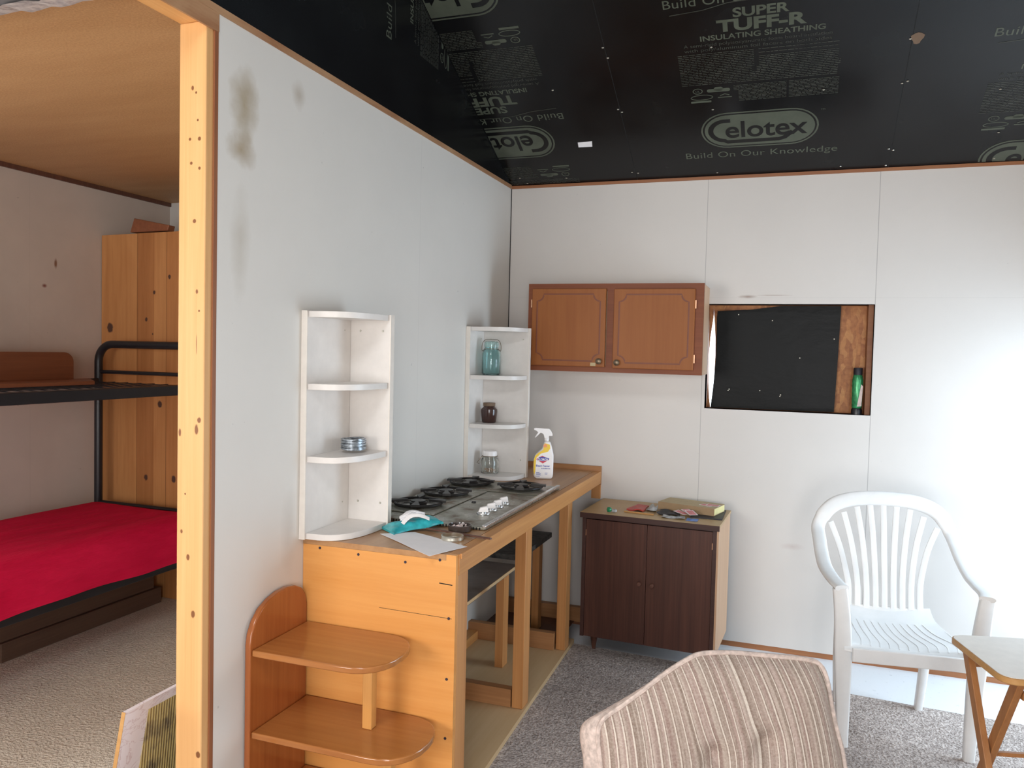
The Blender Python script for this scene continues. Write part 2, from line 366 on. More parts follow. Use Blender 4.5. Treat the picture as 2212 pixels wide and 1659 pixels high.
def sweep(bm, pts, w, t, up=(0, 0, 1), n=10, closed=False, ups=None, sq=1.0, ws=None):
    """elliptic tube along pts, w along side, t along up; ws = width scale per point"""
    pts = [Vector(p) for p in pts]; N = len(pts); rings = []
    for i, p in enumerate(pts):
        a = pts[i-1] if (i > 0 or closed) else pts[i]; b = pts[(i+1) % N] if (i < N-1 or closed) else pts[i]
        d = (b-a).normalized(); u = Vector(ups[i] if ups else up)
        s = d.cross(u)
        if s.length < 1e-4: s = d.cross(Vector((1, 0.1, 0)))
        s.normalize(); u = s.cross(d).normalized(); k = ws[i] if ws else 1
        ring = []
        for j in range(n):
            an = 2*math.pi*(j+.5)/n; ca, sa = math.cos(an), math.sin(an)
            ca = math.copysign(abs(ca)**sq, ca); sa = math.copysign(abs(sa)**sq, sa)
            ring.append(bm.verts.new(p + s*(w/2*k*ca) + u*(t/2*sa)))
        rings.append(ring)
    for i in range(N if closed else N-1):
        a, b = rings[i], rings[(i+1) % N]
        for j in range(n): bm.faces.new((a[j], a[(j+1) % n], b[(j+1) % n], b[j]))
    if not closed: bm.faces.new(rings[0][::-1]); bm.faces.new(rings[-1])
def smooth_path(P, k=6):
    P = [Vector(p) for p in P]; out = []
    for i in range(len(P)-1):
        p0, p1, p2, p3 = P[max(i-1, 0)], P[i], P[i+1], P[min(i+2, len(P)-1)]
        for j in range(k):
            t = j/k
            out.append(.5*((2*p1) + (p2-p0)*t + (2*p0-5*p1+4*p2-p3)*t*t + (3*p1-p0-3*p2+p3)*t**3))
    out.append(P[-1]); return out
def rrect(x0, x1, y0, y1, r, n=5):
    out = []
    for cx, cy, a0 in ((x1-r, y1-r, 0), (x0+r, y1-r, 90), (x0+r, y0+r, 180), (x1-r, y0+r, 270)):
        for i in range(n+1):
            a = R(a0+90*i/n); out.append((cx+r*math.cos(a), cy+r*math.sin(a)))
    return out

def tag(o, label=None, cat=None, group=None, kind=None):
    if label: o['label'] = label
    if cat: o['category'] = cat
    if group: o['group'] = group
    if kind: o['kind'] = kind
    return o
def thing(name, label, cat, loc=(0, 0, 0), rz=0, group=None):
    o = bpy.data.objects.new(name, None); COL.objects.link(o); o.location = loc; o.rotation_euler = (0, 0, R(rz))
    o.empty_display_size = .05
    return tag(o, label, cat, group)
ROOTLOC = {}
def obj(name, bm, m, parent=None, bevel=0, smooth=False, local=False, label=None, mats=None, origin=None, seg=2, smooth_angle=40):
    """link bm as one mesh. World coordinates unless local=True (then in the root's frame)."""
    bmesh.ops.recalc_face_normals(bm, faces=bm.faces[:])
    off = Vector((0, 0, 0))
    if parent is not None and not local:
        p = parent
        while p is not None: off += p.location; p = p.parent
    elif parent is None and not local and origin is not None: off = Vector(origin)
    if off.length > 0: bmesh.ops.translate(bm, verts=bm.verts[:], vec=-off)
    me = bpy.data.meshes.new(name); bm.to_mesh(me); bm.free()
    o = bpy.data.objects.new(name, me); COL.objects.link(o)
    if parent is not None: o.parent = parent
    elif off.length > 0: o.location = off
    for x in (mats or [m]): me.materials.append(M[x] if isinstance(x, str) else x)
    if bevel:
        b = o.modifiers.new('bevel', 'BEVEL'); b.width = bevel; b.segments = seg; b.limit_method = 'ANGLE'; b.angle_limit = R(35)
    if smooth or bevel:
        for p in me.polygons: p.use_smooth = True
        try: me.set_sharp_from_angle(angle=R(smooth_angle))
        except Exception: pass
    if label: o['label'] = label
    return o
def struct(name, bm, m, **kw):
    o = obj(name, bm, m, **kw); o['kind'] = 'structure'; return o

# text helper: returns list of triangles in 2D, fitted to width/height
def text_tris(body, width=None, height=None, bold=0.0, shear=0.0, cx=0, y0=0, align='C', spacing=1.0):
    cu = bpy.data.curves.new('t', 'FONT'); cu.body = body; cu.size = 1; cu.offset = bold; cu.shear = shear; cu.space_character = spacing
    o = bpy.data.objects.new('t', cu); COL.objects.link(o); bpy.context.view_layer.update()
    me = bpy.data.meshes.new_from_object(o.evaluated_get(bpy.context.evaluated_depsgraph_get()))
    me.calc_loop_triangles(); vs = [(v.co.x, v.co.y) for v in me.vertices]
    tr = [[vs[i] for i in t.vertices] for t in me.loop_triangles]
    bpy.data.objects.remove(o); bpy.data.curves.remove(cu); bpy.data.meshes.remove(me)
    xs = [v[0] for v in vs]; ys = [v[1] for v in vs]; x0, x1 = min(xs), max(xs); ym = max(ys)
    sx = width/(x1-x0) if width else None; sy = height/ym if height else sx
    if sx is None: sx = sy
    a = {'C': -(x1-x0)/2*sx, 'L': 0}[align]
    return [[((x-x0)*sx+a+cx, y*sy+y0) for x, y in t] for t in tr]
def add_tris(bm, tris, fn, lift=0.0, mi=0):
    for t in tris:
        try:
            f = bm.faces.new([bm.verts.new(fn(p[0], p[1], lift)) for p in t]); f.material_index = mi
        except ValueError: pass
def poly_tris(pts):
    return [[pts[0], pts[i], pts[i+1]] for i in range(1, len(pts)-1)]

# ------------------------------------------------------------ structure
TAN = math.tan(R(25)); COS = math.cos(R(25)); ZW = 2.42
XL, XR, YF = -2.39, 3.0, -6.0
struct('floor', B((XL-.1, XR+.1, YF-.1, .12, -.12, 0)), 'floor')
# back wall with the boarded window hole
hx0, hx1, hz0, hz1 = 1.092, 1.882, 1.228, 1.768
struct('wall_back', B((0, hx0, 0, .09, .028, ZW), (hx1, XR, 0, .09, .028, ZW), (hx0, hx1, 0, .09, .028, hz0), (hx0, hx1, 0, .09, hz1, ZW)), 'wall_back')
struct('baseboard_back', B((0, XR, .003, .09, 0, .028)), 'trim_wood_x')
struct('wall_left', B((-.012, 0, -2.40, 0, 0, 2.405)), 'wall_left')
struct('wall_bedroom_left', B((XL-.1, XL, -2.8, .1, 0, ZW), (XL-.1, XL, YF, -3.8, 0, ZW), (XL-.1, XL, -3.8, -2.8, 0, .75), (XL-.1, XL, -3.8, -2.8, 1.75, ZW)), 'wall_bedroom')
struct('wall_bedroom_back', B((XL, -.10, 0, .1, 0, ZW)), 'wall_plain')
struct('wall_partition_back', B((-.092, -.08, -2.40, 0, 0, ZW)), 'wall_plain')
# right wall with window opening
struct('wall_right', B((XR, XR+.1, -.12, 0, 0, 4.0), (XR, XR+.1, YF, -1.12, 0, 4.0), (XR, XR+.1, -1.12, -.12, 0, .06), (XR, XR+.1, -1.12, -.12, 1.75, 4.0)), 'wall_plain')
struct('wall_front', B((XL, -1.3, YF-.1, YF, 0, 4.0), (.2, 1.7, YF-.1, YF, 0, 4.0), (2.7, XR, YF-.1, YF, 0, 4.0), (-1.3, .2, YF-.1, YF, 0, .85), (-1.3, .2, YF-.1, YF, 2.05, 4.0), (1.7, 2.7, YF-.1, YF, 2.1, 4.0)), 'wall_plain')
def frame(name, ax, c0, c1, z0, z1, d0, d1, m='white_lam'):
    t = .04; bm = bmesh.new()
    for a0, a1, b0, b1 in ((c0, c0+t, z0, z1), (c1-t, c1, z0, z1), (c0+t, c1-t, z0, z0+t), (c0+t, c1-t, z1-t, z1), ((c0+c1)/2-.015, (c0+c1)/2+.015, z0+t, z1-t)):
        if ax == 'Y': box(bm, d0, d1, a0, a1, b0, b1)
        else: box(bm, a0, a1, d0, d1, b0, b1)
    struct(name, bm, m)
frame('door_2', 'Y', -1.12, -.12, .06, 1.75, XR+.01, XR+.06)
frame('window_added_bedroom', 'Y', -3.8, -2.8, .75, 1.75, XL-.06, XL-.01)  # frame of the added bedroom opening, out of view
frame('window_3', 'X', -1.3, .2, .85, 2.05, YF-.06, YF-.01)
frame('door_added_front', 'X', 1.7, 2.7, 0, 2.1, YF-.06, YF-.01)  # frame around the added front doorway, unseen
# bedroom ceiling of particle board, doubling as the loft deck
struct('ceiling_bedroom', B((XL, -.092, YF, 0, ZW, ZW+.02)), 'particle')
# sloping main ceiling of black-faced foam board
YR = -3.0; ZR = ZW - YR*TAN
bm = bmesh.new()
def zc_(y): return ZW - y*TAN if y > YR else ZW + (y-YF)*TAN
for xa, xb, y0, y1 in ((0, XR, .1, YR), (0, XR, YR, -4.2), (0, .4, -4.2, -5.0), (1.6, XR, -4.2, -5.0), (0, XR, -5.0, YF)):  # leaves a hole for the added skylight
    z0, z1 = zc_(y0), (ZR if y1 == YR else zc_(y1))
    if y0 == YR: z0 = ZR
    vs = [bm.verts.new(p) for p in ((xa, y0, z0), (xb, y0, z0), (xb, y1, z1), (xa, y1, z1), (xa, y0, z0+.05), (xb, y0, z0+.05), (xb, y1, z1+.05), (xa, y1, z1+.05))]
    for f in ((0, 1, 2, 3), (7, 6, 5, 4), (0, 4, 5, 1), (1, 5, 6, 2), (2, 6, 7, 3), (3, 7, 4, 0)): bm.faces.new([vs[i] for i in f])
ceil = struct('ceiling', bm, 'foam_black')
# black gable above the partition
bm = bmesh.new(); prism(bm, [(.1, ZW), (.1, ZW+.0), (YR, ZR+.05), (YF, ZW+.05), (YF, ZW)][1:], 'X', -.03, -.002)
gable = struct('wall_gable', bm, 'foam_black')
# stud at the end of the partition, header over the doorway, trims
struct('trim_1', B((-.094, -.004, -2.442, -2.404, 0, 2.372)), 'pine_post', bevel=.003)
struct('trim_2', B((-.094, -.004, YF, -2.40, 2.372, 2.42)), 'pine_post_y', bevel=.002)
struct('trim_3', B((-.0035, .0015, -2.415, -2.4005, 0, 2.372)), 'trim_wood')
struct('trim_4', B((-.0038, .004, YF, 0, 2.405, 2.425)), 'trim_wood_y')
struct('trim_5', B((0.004, XR, -.006, .0, 2.404, 2.42)), 'trim_wood_x')
struct('trim_6', B((-.0035, .003, YF, -2.40, 2.355, 2.405)), 'trim_wood_y')
struct('trim_7', B((0, .0035, -.0035, 0, .9, 2.404)), 'gap')
struct('trim_8', B((XL, XL+.012, YF, 0, 2.395, 2.42)), 'dark_wood')

# board seams and fasteners of the ceiling
def ceil_pt(x, s, lift=0.0):
    return (x, -s*COS - lift*math.sin(R(25)), ZW + s*math.sin(R(25)) - lift*COS)
def gable_pt(z, yy, lift=0.0):
    return (-.002 + lift, yy, z)
bm = bmesh.new()
for x in (.708, 1.912):
    v = [bm.verts.new(ceil_pt(a, s, .0006)) for a, s in ((x-.0015, .0), (x+.0015, .0), (x+.0015, 3.2), (x-.0015, 3.2))]; bm.faces.new(v)
obj('board_seam', bm, 'gap', ceil)
bm = bmesh.new(); random.seed(3)
for x, s in ((.70, 1.33), (.712, 1.19), (.701, .92), (.712, .86), (.70, .54), (.715, .52), (.69, .07), (.72, .06), (1.905, .56), (1.925, .57), (1.90, .14), (1.92, .13), (1.905, .80), (.07, .07), (.10, .02), (1.12, .03), (1.70, .03), (2.35, .03), (2.33, .21), (1.13, .49), (1.6, .56), (.33, .05), (2.28, .48), (1.15, .86), (1.90, .02), (1.04, 1.2), (.42, .70)):
    c = Vector(ceil_pt(x, s, .001)); lathe(bm, [(.001, 0), (.0055, .0005), (.004, -.002), (0.0001, -.003)], c, 8)
obj('fastener', bm, 'zinc', ceil)['kind'] = 'stuff'

def stadium(hw, hh, n=14, cx=0, cy=0):
    out = []
    for s0, a0 in ((1, -90), (-1, 90)):
        for i in range(n+1):
            a = R(a0+180*i/n); out.append((cx+s0*(hw-hh)+hh*math.cos(a), cy+hh*math.sin(a)))
    return out
def stroke(pts, wd):
    out = []
    P = [Vector(p) for p in pts]
    L, Rr = [], []
    for i, p in enumerate(P):
        d = (P[min(i+1, len(P)-1)]-P[max(i-1, 0)]).normalized(); nn = Vector((-d.y, d.x))*wd/2
        L.append(p+nn); Rr.append(p-nn)
    for i in range(len(P)-1):
        out += [[L[i][:], L[i+1][:], Rr[i+1][:]], [L[i][:], Rr[i+1][:], Rr[i][:]]]
    return out
random.seed(11)
# one period of the printed pattern: (triangles, lift level, material index 0 ink / 1 faint / 2 black)
def pattern():
    out = []
    cy, hh, hw = .34, .1225, .262
    out.append((poly_tris(stadium(hw, hh, cy=cy)), 1, 0))
    out.append((poly_tris(stadium(hw-.008, hh-.008, cy=cy)), 2, 2))
    out.append((poly_tris(stadium(hw-.016, hh-.016, cy=cy)), 3, 0))
    # swooping C that underlines the word
    c = [(-.125, .408)] + [(-.150+.068*math.cos(R(a)), .34+.068*math.sin(R(a))) for a in range(96, 265, 12)] + [(-.145, .262), (.09, .262), (.115, .272), (.150, .310)]
    out.append((stroke(c, .024), 4, 2))
    out.append((text_tris('elotex', width=.365, height=.110, bold=.017, cx=.032, y0=.292), 5, 2))
    out.append((text_tris('TM', width=.018, cx=.275, y0=.435), 1, 0))
    out.append((text_tris('Build On Our Knowledge', width=.70, height=.042, bold=.0, y0=.150, spacing=1.05), 1, 0))
    out.append((text_tris('SUPER', width=.213, height=.045, bold=.03, cx=.022, y0=1.005), 1, 0))
    out.append((text_tris('TUFF-R', width=.345, height=.058, bold=.04, cx=.022, y0=.938), 1, 0))
    out.append((text_tris('INSULATING SHEATHING', width=.483, height=.027, bold=.02, cx=.022, y0=.897), 1, 0))
    out.append((text_tris('A semi-rigid polyisocyanurate foam board insulation', width=.58, height=.017, cx=.0, y0=.868), 1, 1))
    out.append((text_tris('with poly/aluminum foil facers on both sides', width=.58, height=.017, cx=.0, y0=.842), 1, 1))
    out.append((stroke([(-.33, 1.045), (-.2, 1.055), (-.1, 1.078), (.0, 1.082), (.33, 1.07)], .004), 1, 1))
    small = []
    def rowline(x0, x1, y, h=.0055):
        x = x0
        while x < x1:
            wd = random.uniform(.008, .03); e = min(x+wd, x1)
            h = .0042; small.append([(x, y), (e, y), (e, y+h)]); small.append([(x, y), (e, y+h), (x, y+h)]); x = e+.004
    y = .825
    while y > .735: rowline(-.32, -.01, y); rowline(.01, .32, y) if random.random() > .15 else None; y -= .0098
    y = .728
    while y > .64: rowline(-.32, -.02 if y > .70 else .32, y); rowline(.0, .33, y) if y > .70 else None; y -= .0098
    y = .628
    while y > .53: rowline(-.10 if y > .60 else -.08, .12, y, .005); rowline(.13, .33, y, .006); y -= .0085
    out.append((small, 1, 1))
    em = []
    em += stroke([(-.255+.020*math.cos(R(a)), .612+.016*math.sin(R(a))) for a in range(0, 361, 24)], .004)
    em += poly_tris(stadium(.05, .010, cx=-.165, cy=.610)) + poly_tris(stadium(.02, .012, cx=-.165, cy=.618))
    em += stroke([(-.24+.048*math.cos(R(a)), .572+.015*math.sin(R(a))) for a in range(0, 361, 20)], .004)
    em += stroke([(-.17, .565), (-.11, .565)], .006) + stroke([(-.16, .575), (-.14, .585), (-.12, .577)], .005)
    em += stroke([(-.29, .545), (-.20, .545)], .012)
    em += text_tris('UL', width=.018, cx=-.255, y0=.606)
    out.append((em, 1, 0))
    return out
PAT = pattern()
def print_on(name, parent, fn, clip):
    bm = bmesh.new()
    for tris, lv, mi in PAT: add_tris(bm, tris, fn, .0004+.0004*lv, mi)
    for co, no in clip:
        bmesh.ops.bisect_plane(bm, geom=bm.verts[:]+bm.edges[:]+bm.faces[:], plane_co=co, plane_no=no, clear_outer=True)
    if not bm.faces: bm.free(); return
    # keep faces pointing into the room
    me = bpy.data.meshes.new(name); bm.to_mesh(me); bm.free()
    for x in ('ink', 'ink_thin', 'foam_black'): me.materials.append(M[x])
    o = bpy.data.objects.new(name, me); COL.objects.link(o); o.parent = parent
eps = .004
smax = ((0, YR+.02, 0), (0, -1, 0)); s0 = ((0, -.01, 0), (0, 1, 0))
for k in (0, 1, 2):
    # middle boards, text upright towards the back wall
    print_on('printed_lettering', ceil, lambda a, s, l, k=k: ceil_pt(1.328+a, s+.93*k, l), [((1.908, 0, 0), (1, 0, 0)), smax, s0])
    print_on('printed_lettering', ceil, lambda a, s, l, k=k: ceil_pt(2.548+a, s-.31+.93*k, l), [((XR-.01, 0, 0), (1, 0, 0)), ((1.92, 0, 0), (-1, 0, 0)), smax, s0])
for k in (0, 1, 2):
    # left board, laid the other way round
    print_on('printed_lettering', ceil, lambda a, s, l, k=k: ceil_pt(.078-a, .697-s+.93*k, l), [((.0015, 0, 0), (-1, 0, 0)), ((.70, 0, 0), (1, 0, 0)), smax, s0])
nrm = (0, math.sin(R(25)), COS)
for k in (-1, 0, 1):
    # gable boards, lettering turned upright
    print_on('printed_lettering', gable, lambda a, s, l, k=k: gable_pt(3.05+a, -(s+.335+.93*k), l), [((0, 0, ZW-.003), nrm), ((0, 0, ZW+.02), (0, 0, -1)), ((0, YR, 0), (0, -1, 0))])
# sticker on the ceiling
bm = bmesh.new(); vs = [bm.verts.new(ceil_pt(a, s, .0015)) for a, s in ((.456, .328), (.53, .330), (.523, .290), (.452, .292))]; bm.faces.new(vs)
vs = [bm.verts.new(ceil_pt(a, s, .0004)) for a, s in ((.456, .328), (.53, .330), (.523, .290), (.452, .292))]; bm.faces.new(vs[::-1])
tag(obj('paper_sticker', bm, 'paper', origin=(.49, -.28, 2.55)), 'small white paper sticker on the black ceiling near the corner', 'sticker')
# torn spot beside the right seam
bm = bmesh.new(); vs = [bm.verts.new(ceil_pt(1.93+.022*math.cos(a)*(1+.3*math.sin(3*a)), .80+.03*math.sin(a), .0012)) for a in [i*math.pi/6 for i in range(12)]]; bm.faces.new(vs)
obj('torn_patch', bm, 'cork', ceil)

# foil-faced foam board slung under the bedroom ceiling near the camera
t = thing('insulation_board', 'grey insulation board with crinkled silver foil edge above the bedroom doorway', 'insulation board', (-1.2, -3.1, 2.36))
bm = B((-2.2, -.10, -3.7, -2.685, 2.36, 2.40)); obj('board', bm, 'grey_board', t)
bm = bmesh.new(); random.seed(5); N = 60; prev = None
for i in range(N+1):
    x = -2.2+2.1*i/N; y = -2.628-.034*(x+.1)/-2.1*0; ya = -2.625+random.uniform(-.006, .006); yb = -2.70+random.uniform(-.014, .010)
    a = bm.verts.new((x, ya, 2.372+random.uniform(-.006, .006))); b = bm.verts.new((x, yb, 2.356+random.uniform(-.004, .003))); c = bm.verts.new((x, ya+.002, 2.40))
    if prev: bm.faces.new((prev[0], a, b, prev[1])); bm.faces.new((prev[2], c, a, prev[0]))
    prev = (a, b, c)
obj('foil_edge', bm, 'foil', t, label='crinkled silver foil edge')

# ------------------------------------------------------------ boarded window in the back wall
o = struct('window_1', B((hx0-.012, hx0, .0015, .155, hz0, hz1), (hx1, hx1+.02, .0015, .15, hz0-.02, hz1), (hx0, hx1, .0015, .15, hz1, hz1+.02), (hx0-.012, hx1, .0015, .15, hz0-.02, hz0), (hx1-.024, hx1, .05, .15, hz0, hz1)), 'trim_wood_x')
# osb sheet with a curved gap at its left edge
gapL = [(hz0, 1.110), (1.30, 1.119), (1.40, 1.124), (1.5, 1.126), (1.6, 1.123), (1.68, 1.117), (1.73, 1.112), (hz1, 1.110)]
bm = bmesh.new(); prism(bm, [(hx1, hz0), (hx1, hz1)] + [(x, z) for z, x in reversed(gapL)], 'Y', .140, .150)
prism(bm, [(hx0, hz1), (hx0, hz0), (1.108, hz0), (1.100, 1.28), (1.094, 1.36), (1.0925, 1.5), (1.097, 1.6), (1.107, 1.68), (1.111, 1.72), (1.1095, hz1)], 'Y', .140, .150)
tag(obj('osb_sheet', bm, 'osb', origin=(1.5, .145, hz0)), 'reddish strand board sheet closing the wall opening behind black plastic', 'board')
bm = bmesh.new(); gapS = [(hz0, 1.112), (1.30, 1.119), (1.40, 1.127), (1.5, 1.132), (1.6, 1.131), (1.70, 1.130), (hz1-.03, 1.133)]
top = [(1.14, hz1-.03), (1.30, hz1-.022), (1.45, hz1-.002), (1.737, hz1-.002)]
pl = [(x, z) for z, x in gapS] + top[1:] + [(1.733, 1.6), (1.728, 1.4), (1.722, hz0+.002)]
prism(bm, pl, 'Y', .118, .122)
sheet = tag(obj('plastic_sheet', bm, 'sheet', origin=(1.43, .12, hz0)), 'black plastic sheet stretched across the rectangular wall opening', 'plastic sheet')
bm = bmesh.new()
for x, z in ((1.41, 1.69), (1.74-.03, 1.6), (1.55, 1.50), (1.20, 1.32), (1.205, 1.327), (1.46, 1.30), (1.463, 1.307), (1.36, 1.325), (1.24, 1.72)):
    lathe(bm, [(.0005, .1175), (.003, .117), (.0005, .1165)], (x, 0, z), 6, 'Y')
obj('staple', bm, 'zinc', sheet)['kind'] = 'stuff'
# green spray can on the sill
t = thing('green_can', 'green can with dark cap standing in the right corner of the wall opening', 'can', (1.823, .06, hz0))
bm = bmesh.new(); lathe(bm, [(.020, .03), (.024, .035), (.025, .10), (.0255, .17), (.022, .19), (.019, .196)], (1.823, .06, hz0), 20); obj('body', bm, 'green_foil', t, smooth=True)
bm = bmesh.new(); lathe(bm, [(.021, .196), (.021, .228), (.019, .231)], (1.823, .06, hz0), 20); obj('cap', bm, 'black_stuff', t, smooth=True)
bm = bmesh.new(); lathe(bm, [(.026, 0), (.026, .022), (.023, .030)], (1.823, .06, hz0), 20); obj('base', bm, 'black_metal', t, smooth=True)
bm = bmesh.new(); prism(bm, [(1.822, .040+hz0), (1.842, .042+hz0), (1.846, .14+hz0), (1.838, .15+hz0)], 'Y', .0355, .0365)
obj('label', bm, 'ash', t, label='pale pink slanting label')

# ------------------------------------------------------------ carpets
bm = bmesh.new(); prism(bm, [(-.04, YF), (XR, YF), (XR, -.51), (2.47, -.462), (2.267, -.452), (1.84, -.418), (1.01, -.342), (.73, -.322), (-.04, -.27)][::1], 'Z', .0005, .009)
tag(obj('carpet', bm, 'carpet', origin=(1.5, -3, 0)), 'grey brown pile carpet covering the main room floor up to a white strip', 'carpet')
tag(obj('carpet', B((XL, -.0405, YF, 0, .0005, .009)), 'carpet_bed', origin=(-1.2, -3, 0)), 'beige pile carpet on the bedroom floor beneath the bunk bed', 'carpet')

# ------------------------------------------------------------ kitchen counter
ZC = .862
k = thing('kitchen_counter', 'unfinished pine counter frame with worn brown top along the white partition', 'counter', (.28, -.98, 0))
obj('countertop', B((.0005, .522, -1.968, -.0205, ZC-.018, ZC)), 'counter_top', k)
bm = bmesh.new(); prism(bm, [(.0015, .012), (.556, .012), (.556, ZC), (.5225, ZC), (.5225, ZC-.0185), (.0015, ZC-.0185)], 'Y', -1.968, -1.95); obj('end_panel', bm, 'pine_end', k)
obj('front_rail', B((.523, .56, -1.9497, -.0205, .795, ZC)), 'pine_rail_y', k, bevel=.002)
bm = bmesh.new(); box(bm, .5605, .567, -1.948, -1.60, ZC-.014, ZC+.003); obj('edge_strip', bm, 'pine_rail_y', k, bevel=.001)
obj('back_cleat', B((.262, .56, -.020, -.0005, ZC-.075, ZC+.026)), 'pine_rail_x', k, bevel=.001)
obj('back_cleat', B((.0005, .26, -.020, -.0005, ZC-.02, ZC+.026)), 'pine_rail_x', k, bevel=.001)
obj('post', B((.505, .556, -1.948, -1.868, .031, .794)), 'pine_rail_z', k, bevel=.002)
obj('post', B((.475, .522, -1.17, -1.095, .031, .794)), 'pine_rail_z', k, bevel=.002)
obj('post', B((.462, .508, -.480, -.405, .031, .794)), 'pine_rail_z', k, bevel=.002)
obj('post', B((.509, .558, -.018, -.0005, .712, .786)), 'pine_rail_z', k)
bm = bmesh.new(); prism(bm, [(.0015, -1.948), (.556, -1.948), (.523, -.9), (.508, -.30), (.0015, -.30)], 'Z', .0095, .030)
obj('bottom_board', bm, 'ply_floor', k)
obj('bottom_board', B((.0015, .44, -.4615, -.0455, .0301, .034)), 'dark_wood', k, label='dark stained inner board')
obj('crosspiece', B((.0015, .455, -.50, -.462, .031, .115)), 'pine_rail_x', k)
obj('crosspiece', B((.0015, .470, -1.17, -1.132, .031, .105)), 'pine_rail_x', k)
obj('crosspiece', B((.0015, .50, -.045, -.010, .031, .11)), 'pine_rail_x', k)
obj('crosspiece', B((.0015, .055, -1.131, -.501, .031, .075)), 'pine_rail_y', k)
obj('shelf_board', B((.0015, .335, -1.948, -.73, .485, .503)), 'shelf_board', k)
obj('shelf_edge', B((.3352, .3385, -1.948, -.73, .490, .5032)), 'ply_floor', k)
obj('shelf_board', B((.0015, .345, -.725, -.20, .52, .545)), 'blotchy', k, label='dark blotched shelf board')
obj('shelf_post', B((.26, .298, -.80, -.735, .031, .4845)), 'pine_rail_z', k)
obj('shelf_post', B((.26, .298, -.26, -.205, .031, .5195)), 'pine_rail_z', k)
for x, z in ((.066, .835), (.211, .829), (.381, .823), (.501, .843), (.535, .662), (.532, .469), (.531, .28)):
    bm = bmesh.new(); lathe(bm, [(.0045, -1.9681), (.0045, -1.9695), (.002, -1.9695), (.0001, -1.969)], (x, 0, z), 10, 'Y'); obj('screw', bm, 'screw', k)
bm = bmesh.new()
bar(bm, (.50, -1.9682, .770), (.545, -1.9682, .768), .0006, .003); bar(bm, (.29, -1.9682, .665), (.545, -1.9682, .662), .0006, .0012)
obj('crack', bm, 'gap', k)

# gas cooktop
cz = ZC
k = thing('gas_cooktop', 'grimy steel gas cooktop with four black burners set in the counter', 'cooktop', (.26, -1.14, ZC))
obj('base_plate', B((.012, .512, -1.612, -.668, cz+.0005, cz+.012)), 'steel', k, bevel=.003)
obj('burner_tray', B((.022, .262, -1.505, -.955, cz+.0125, cz+.017)), 'steel', k, bevel=.002)
obj('burner_tray', B((.022, .495, -.935, -.685, cz+.0125, cz+.016)), 'steel', k, bevel=.002)
obj('front_trim', B((.500, .516, -1.615, -.665, cz+.010, cz+.020)), 'chrome', k, bevel=.002)
bm = bmesh.new()
for i in range(34):
    y = .0; x = .10+i*.0118
    box(bm, x, x+.004, -1.6145, -1.6121, cz+.001, cz+.010)
obj('vent_slot', bm, 'gap', k)['kind'] = 'stuff'
def burner(cx, cy, rot):
    z = cz+.0175
    bm = bmesh.new(); lathe(bm, [(.088, z), (.090, z+.004), (.082, z+.004), (.070, z-.001), (.035, z+.0005)], (cx, cy, 0), 28)
    bw = obj('drip_bowl', bm, 'bowl_metal', k, smooth=True)
    bm = bmesh.new(); lathe(bm, [(.034, z+.001), (.036, z+.010), (.030, z+.014), (.030, z+.018), (.0001, z+.019)], (cx, cy, 0), 20)
    obj('burner_head', bm, 'burner', k, smooth=True)
    bm = bmesh.new()
    sweep(bm, [(cx+.094*math.cos(a), cy+.094*math.sin(a), z+.010) for a in [i*math.pi/16 for i in range(32)]], .010, .011, closed=True, n=8)
    for q in range(4):
        a = R(rot+90*q); d = Vector((math.cos(a), math.sin(a), 0)); sd = Vector((-d.y, d.x, 0))
        c = Vector((cx, cy, z))
        # wide flared finger rising from the ring towards the middle
        pts = [(c+d*.110+sd*.017, .010), (c+d*.110-sd*.017, .010), (c+d*.042-sd*.003, .013), (c+d*.042+sd*.003, .013)]
        lo = [bm.verts.new(p+Vector((0, 0, h))) for p, h in pts]; hi = [bm.verts.new(p+Vector((0, 0, h+.010))) for p, h in pts]
        bm.faces.new(lo[::-1]); bm.faces.new(hi)
        for i in range(4): bm.faces.new((lo[i], lo[(i+1) % 4], hi[(i+1) % 4], hi[i]))
    obj('grate', bm, 'burner', k, smooth=True)
burner(.128, -1.365, 20); burner(.128, -1.095, 25); burner(.125, -.81, 10); burner(.375, -.81, 15)
for y in (-1.392, -1.312, -1.240, -1.168):
    bm = bmesh.new(); lathe(bm, [(.027, cz+.0125), (.026, cz+.016), (.012, cz+.0165), (.012, cz+.020)], (.418, y, 0), 20); kb = obj('knob_bezel', bm, 'chrome', k, smooth=True)
    bm = bmesh.new(); prism(bm, [(-.020, cz+.018), (.020, cz+.018), (.016, cz+.042), (-.013, cz+.036)], 'Y', -.009, .009)
    bmesh.ops.rotate(bm, verts=bm.verts[:], cent=(0, 0, 0), matrix=Matrix.Rotation(R(25), 3, 'Z')); bmesh.ops.translate(bm, verts=bm.verts[:], vec=(.418, y, 0))
    obj('knob', bm, 'white_plastic', k, bevel=.003)
bm = bmesh.new(); lathe(bm, [(.010, cz+.0122), (.008, cz+.0165), (.0001, cz+.017)], (.30, -1.20, 0), 12); obj('plug', bm, 'burner', k, smooth=True)

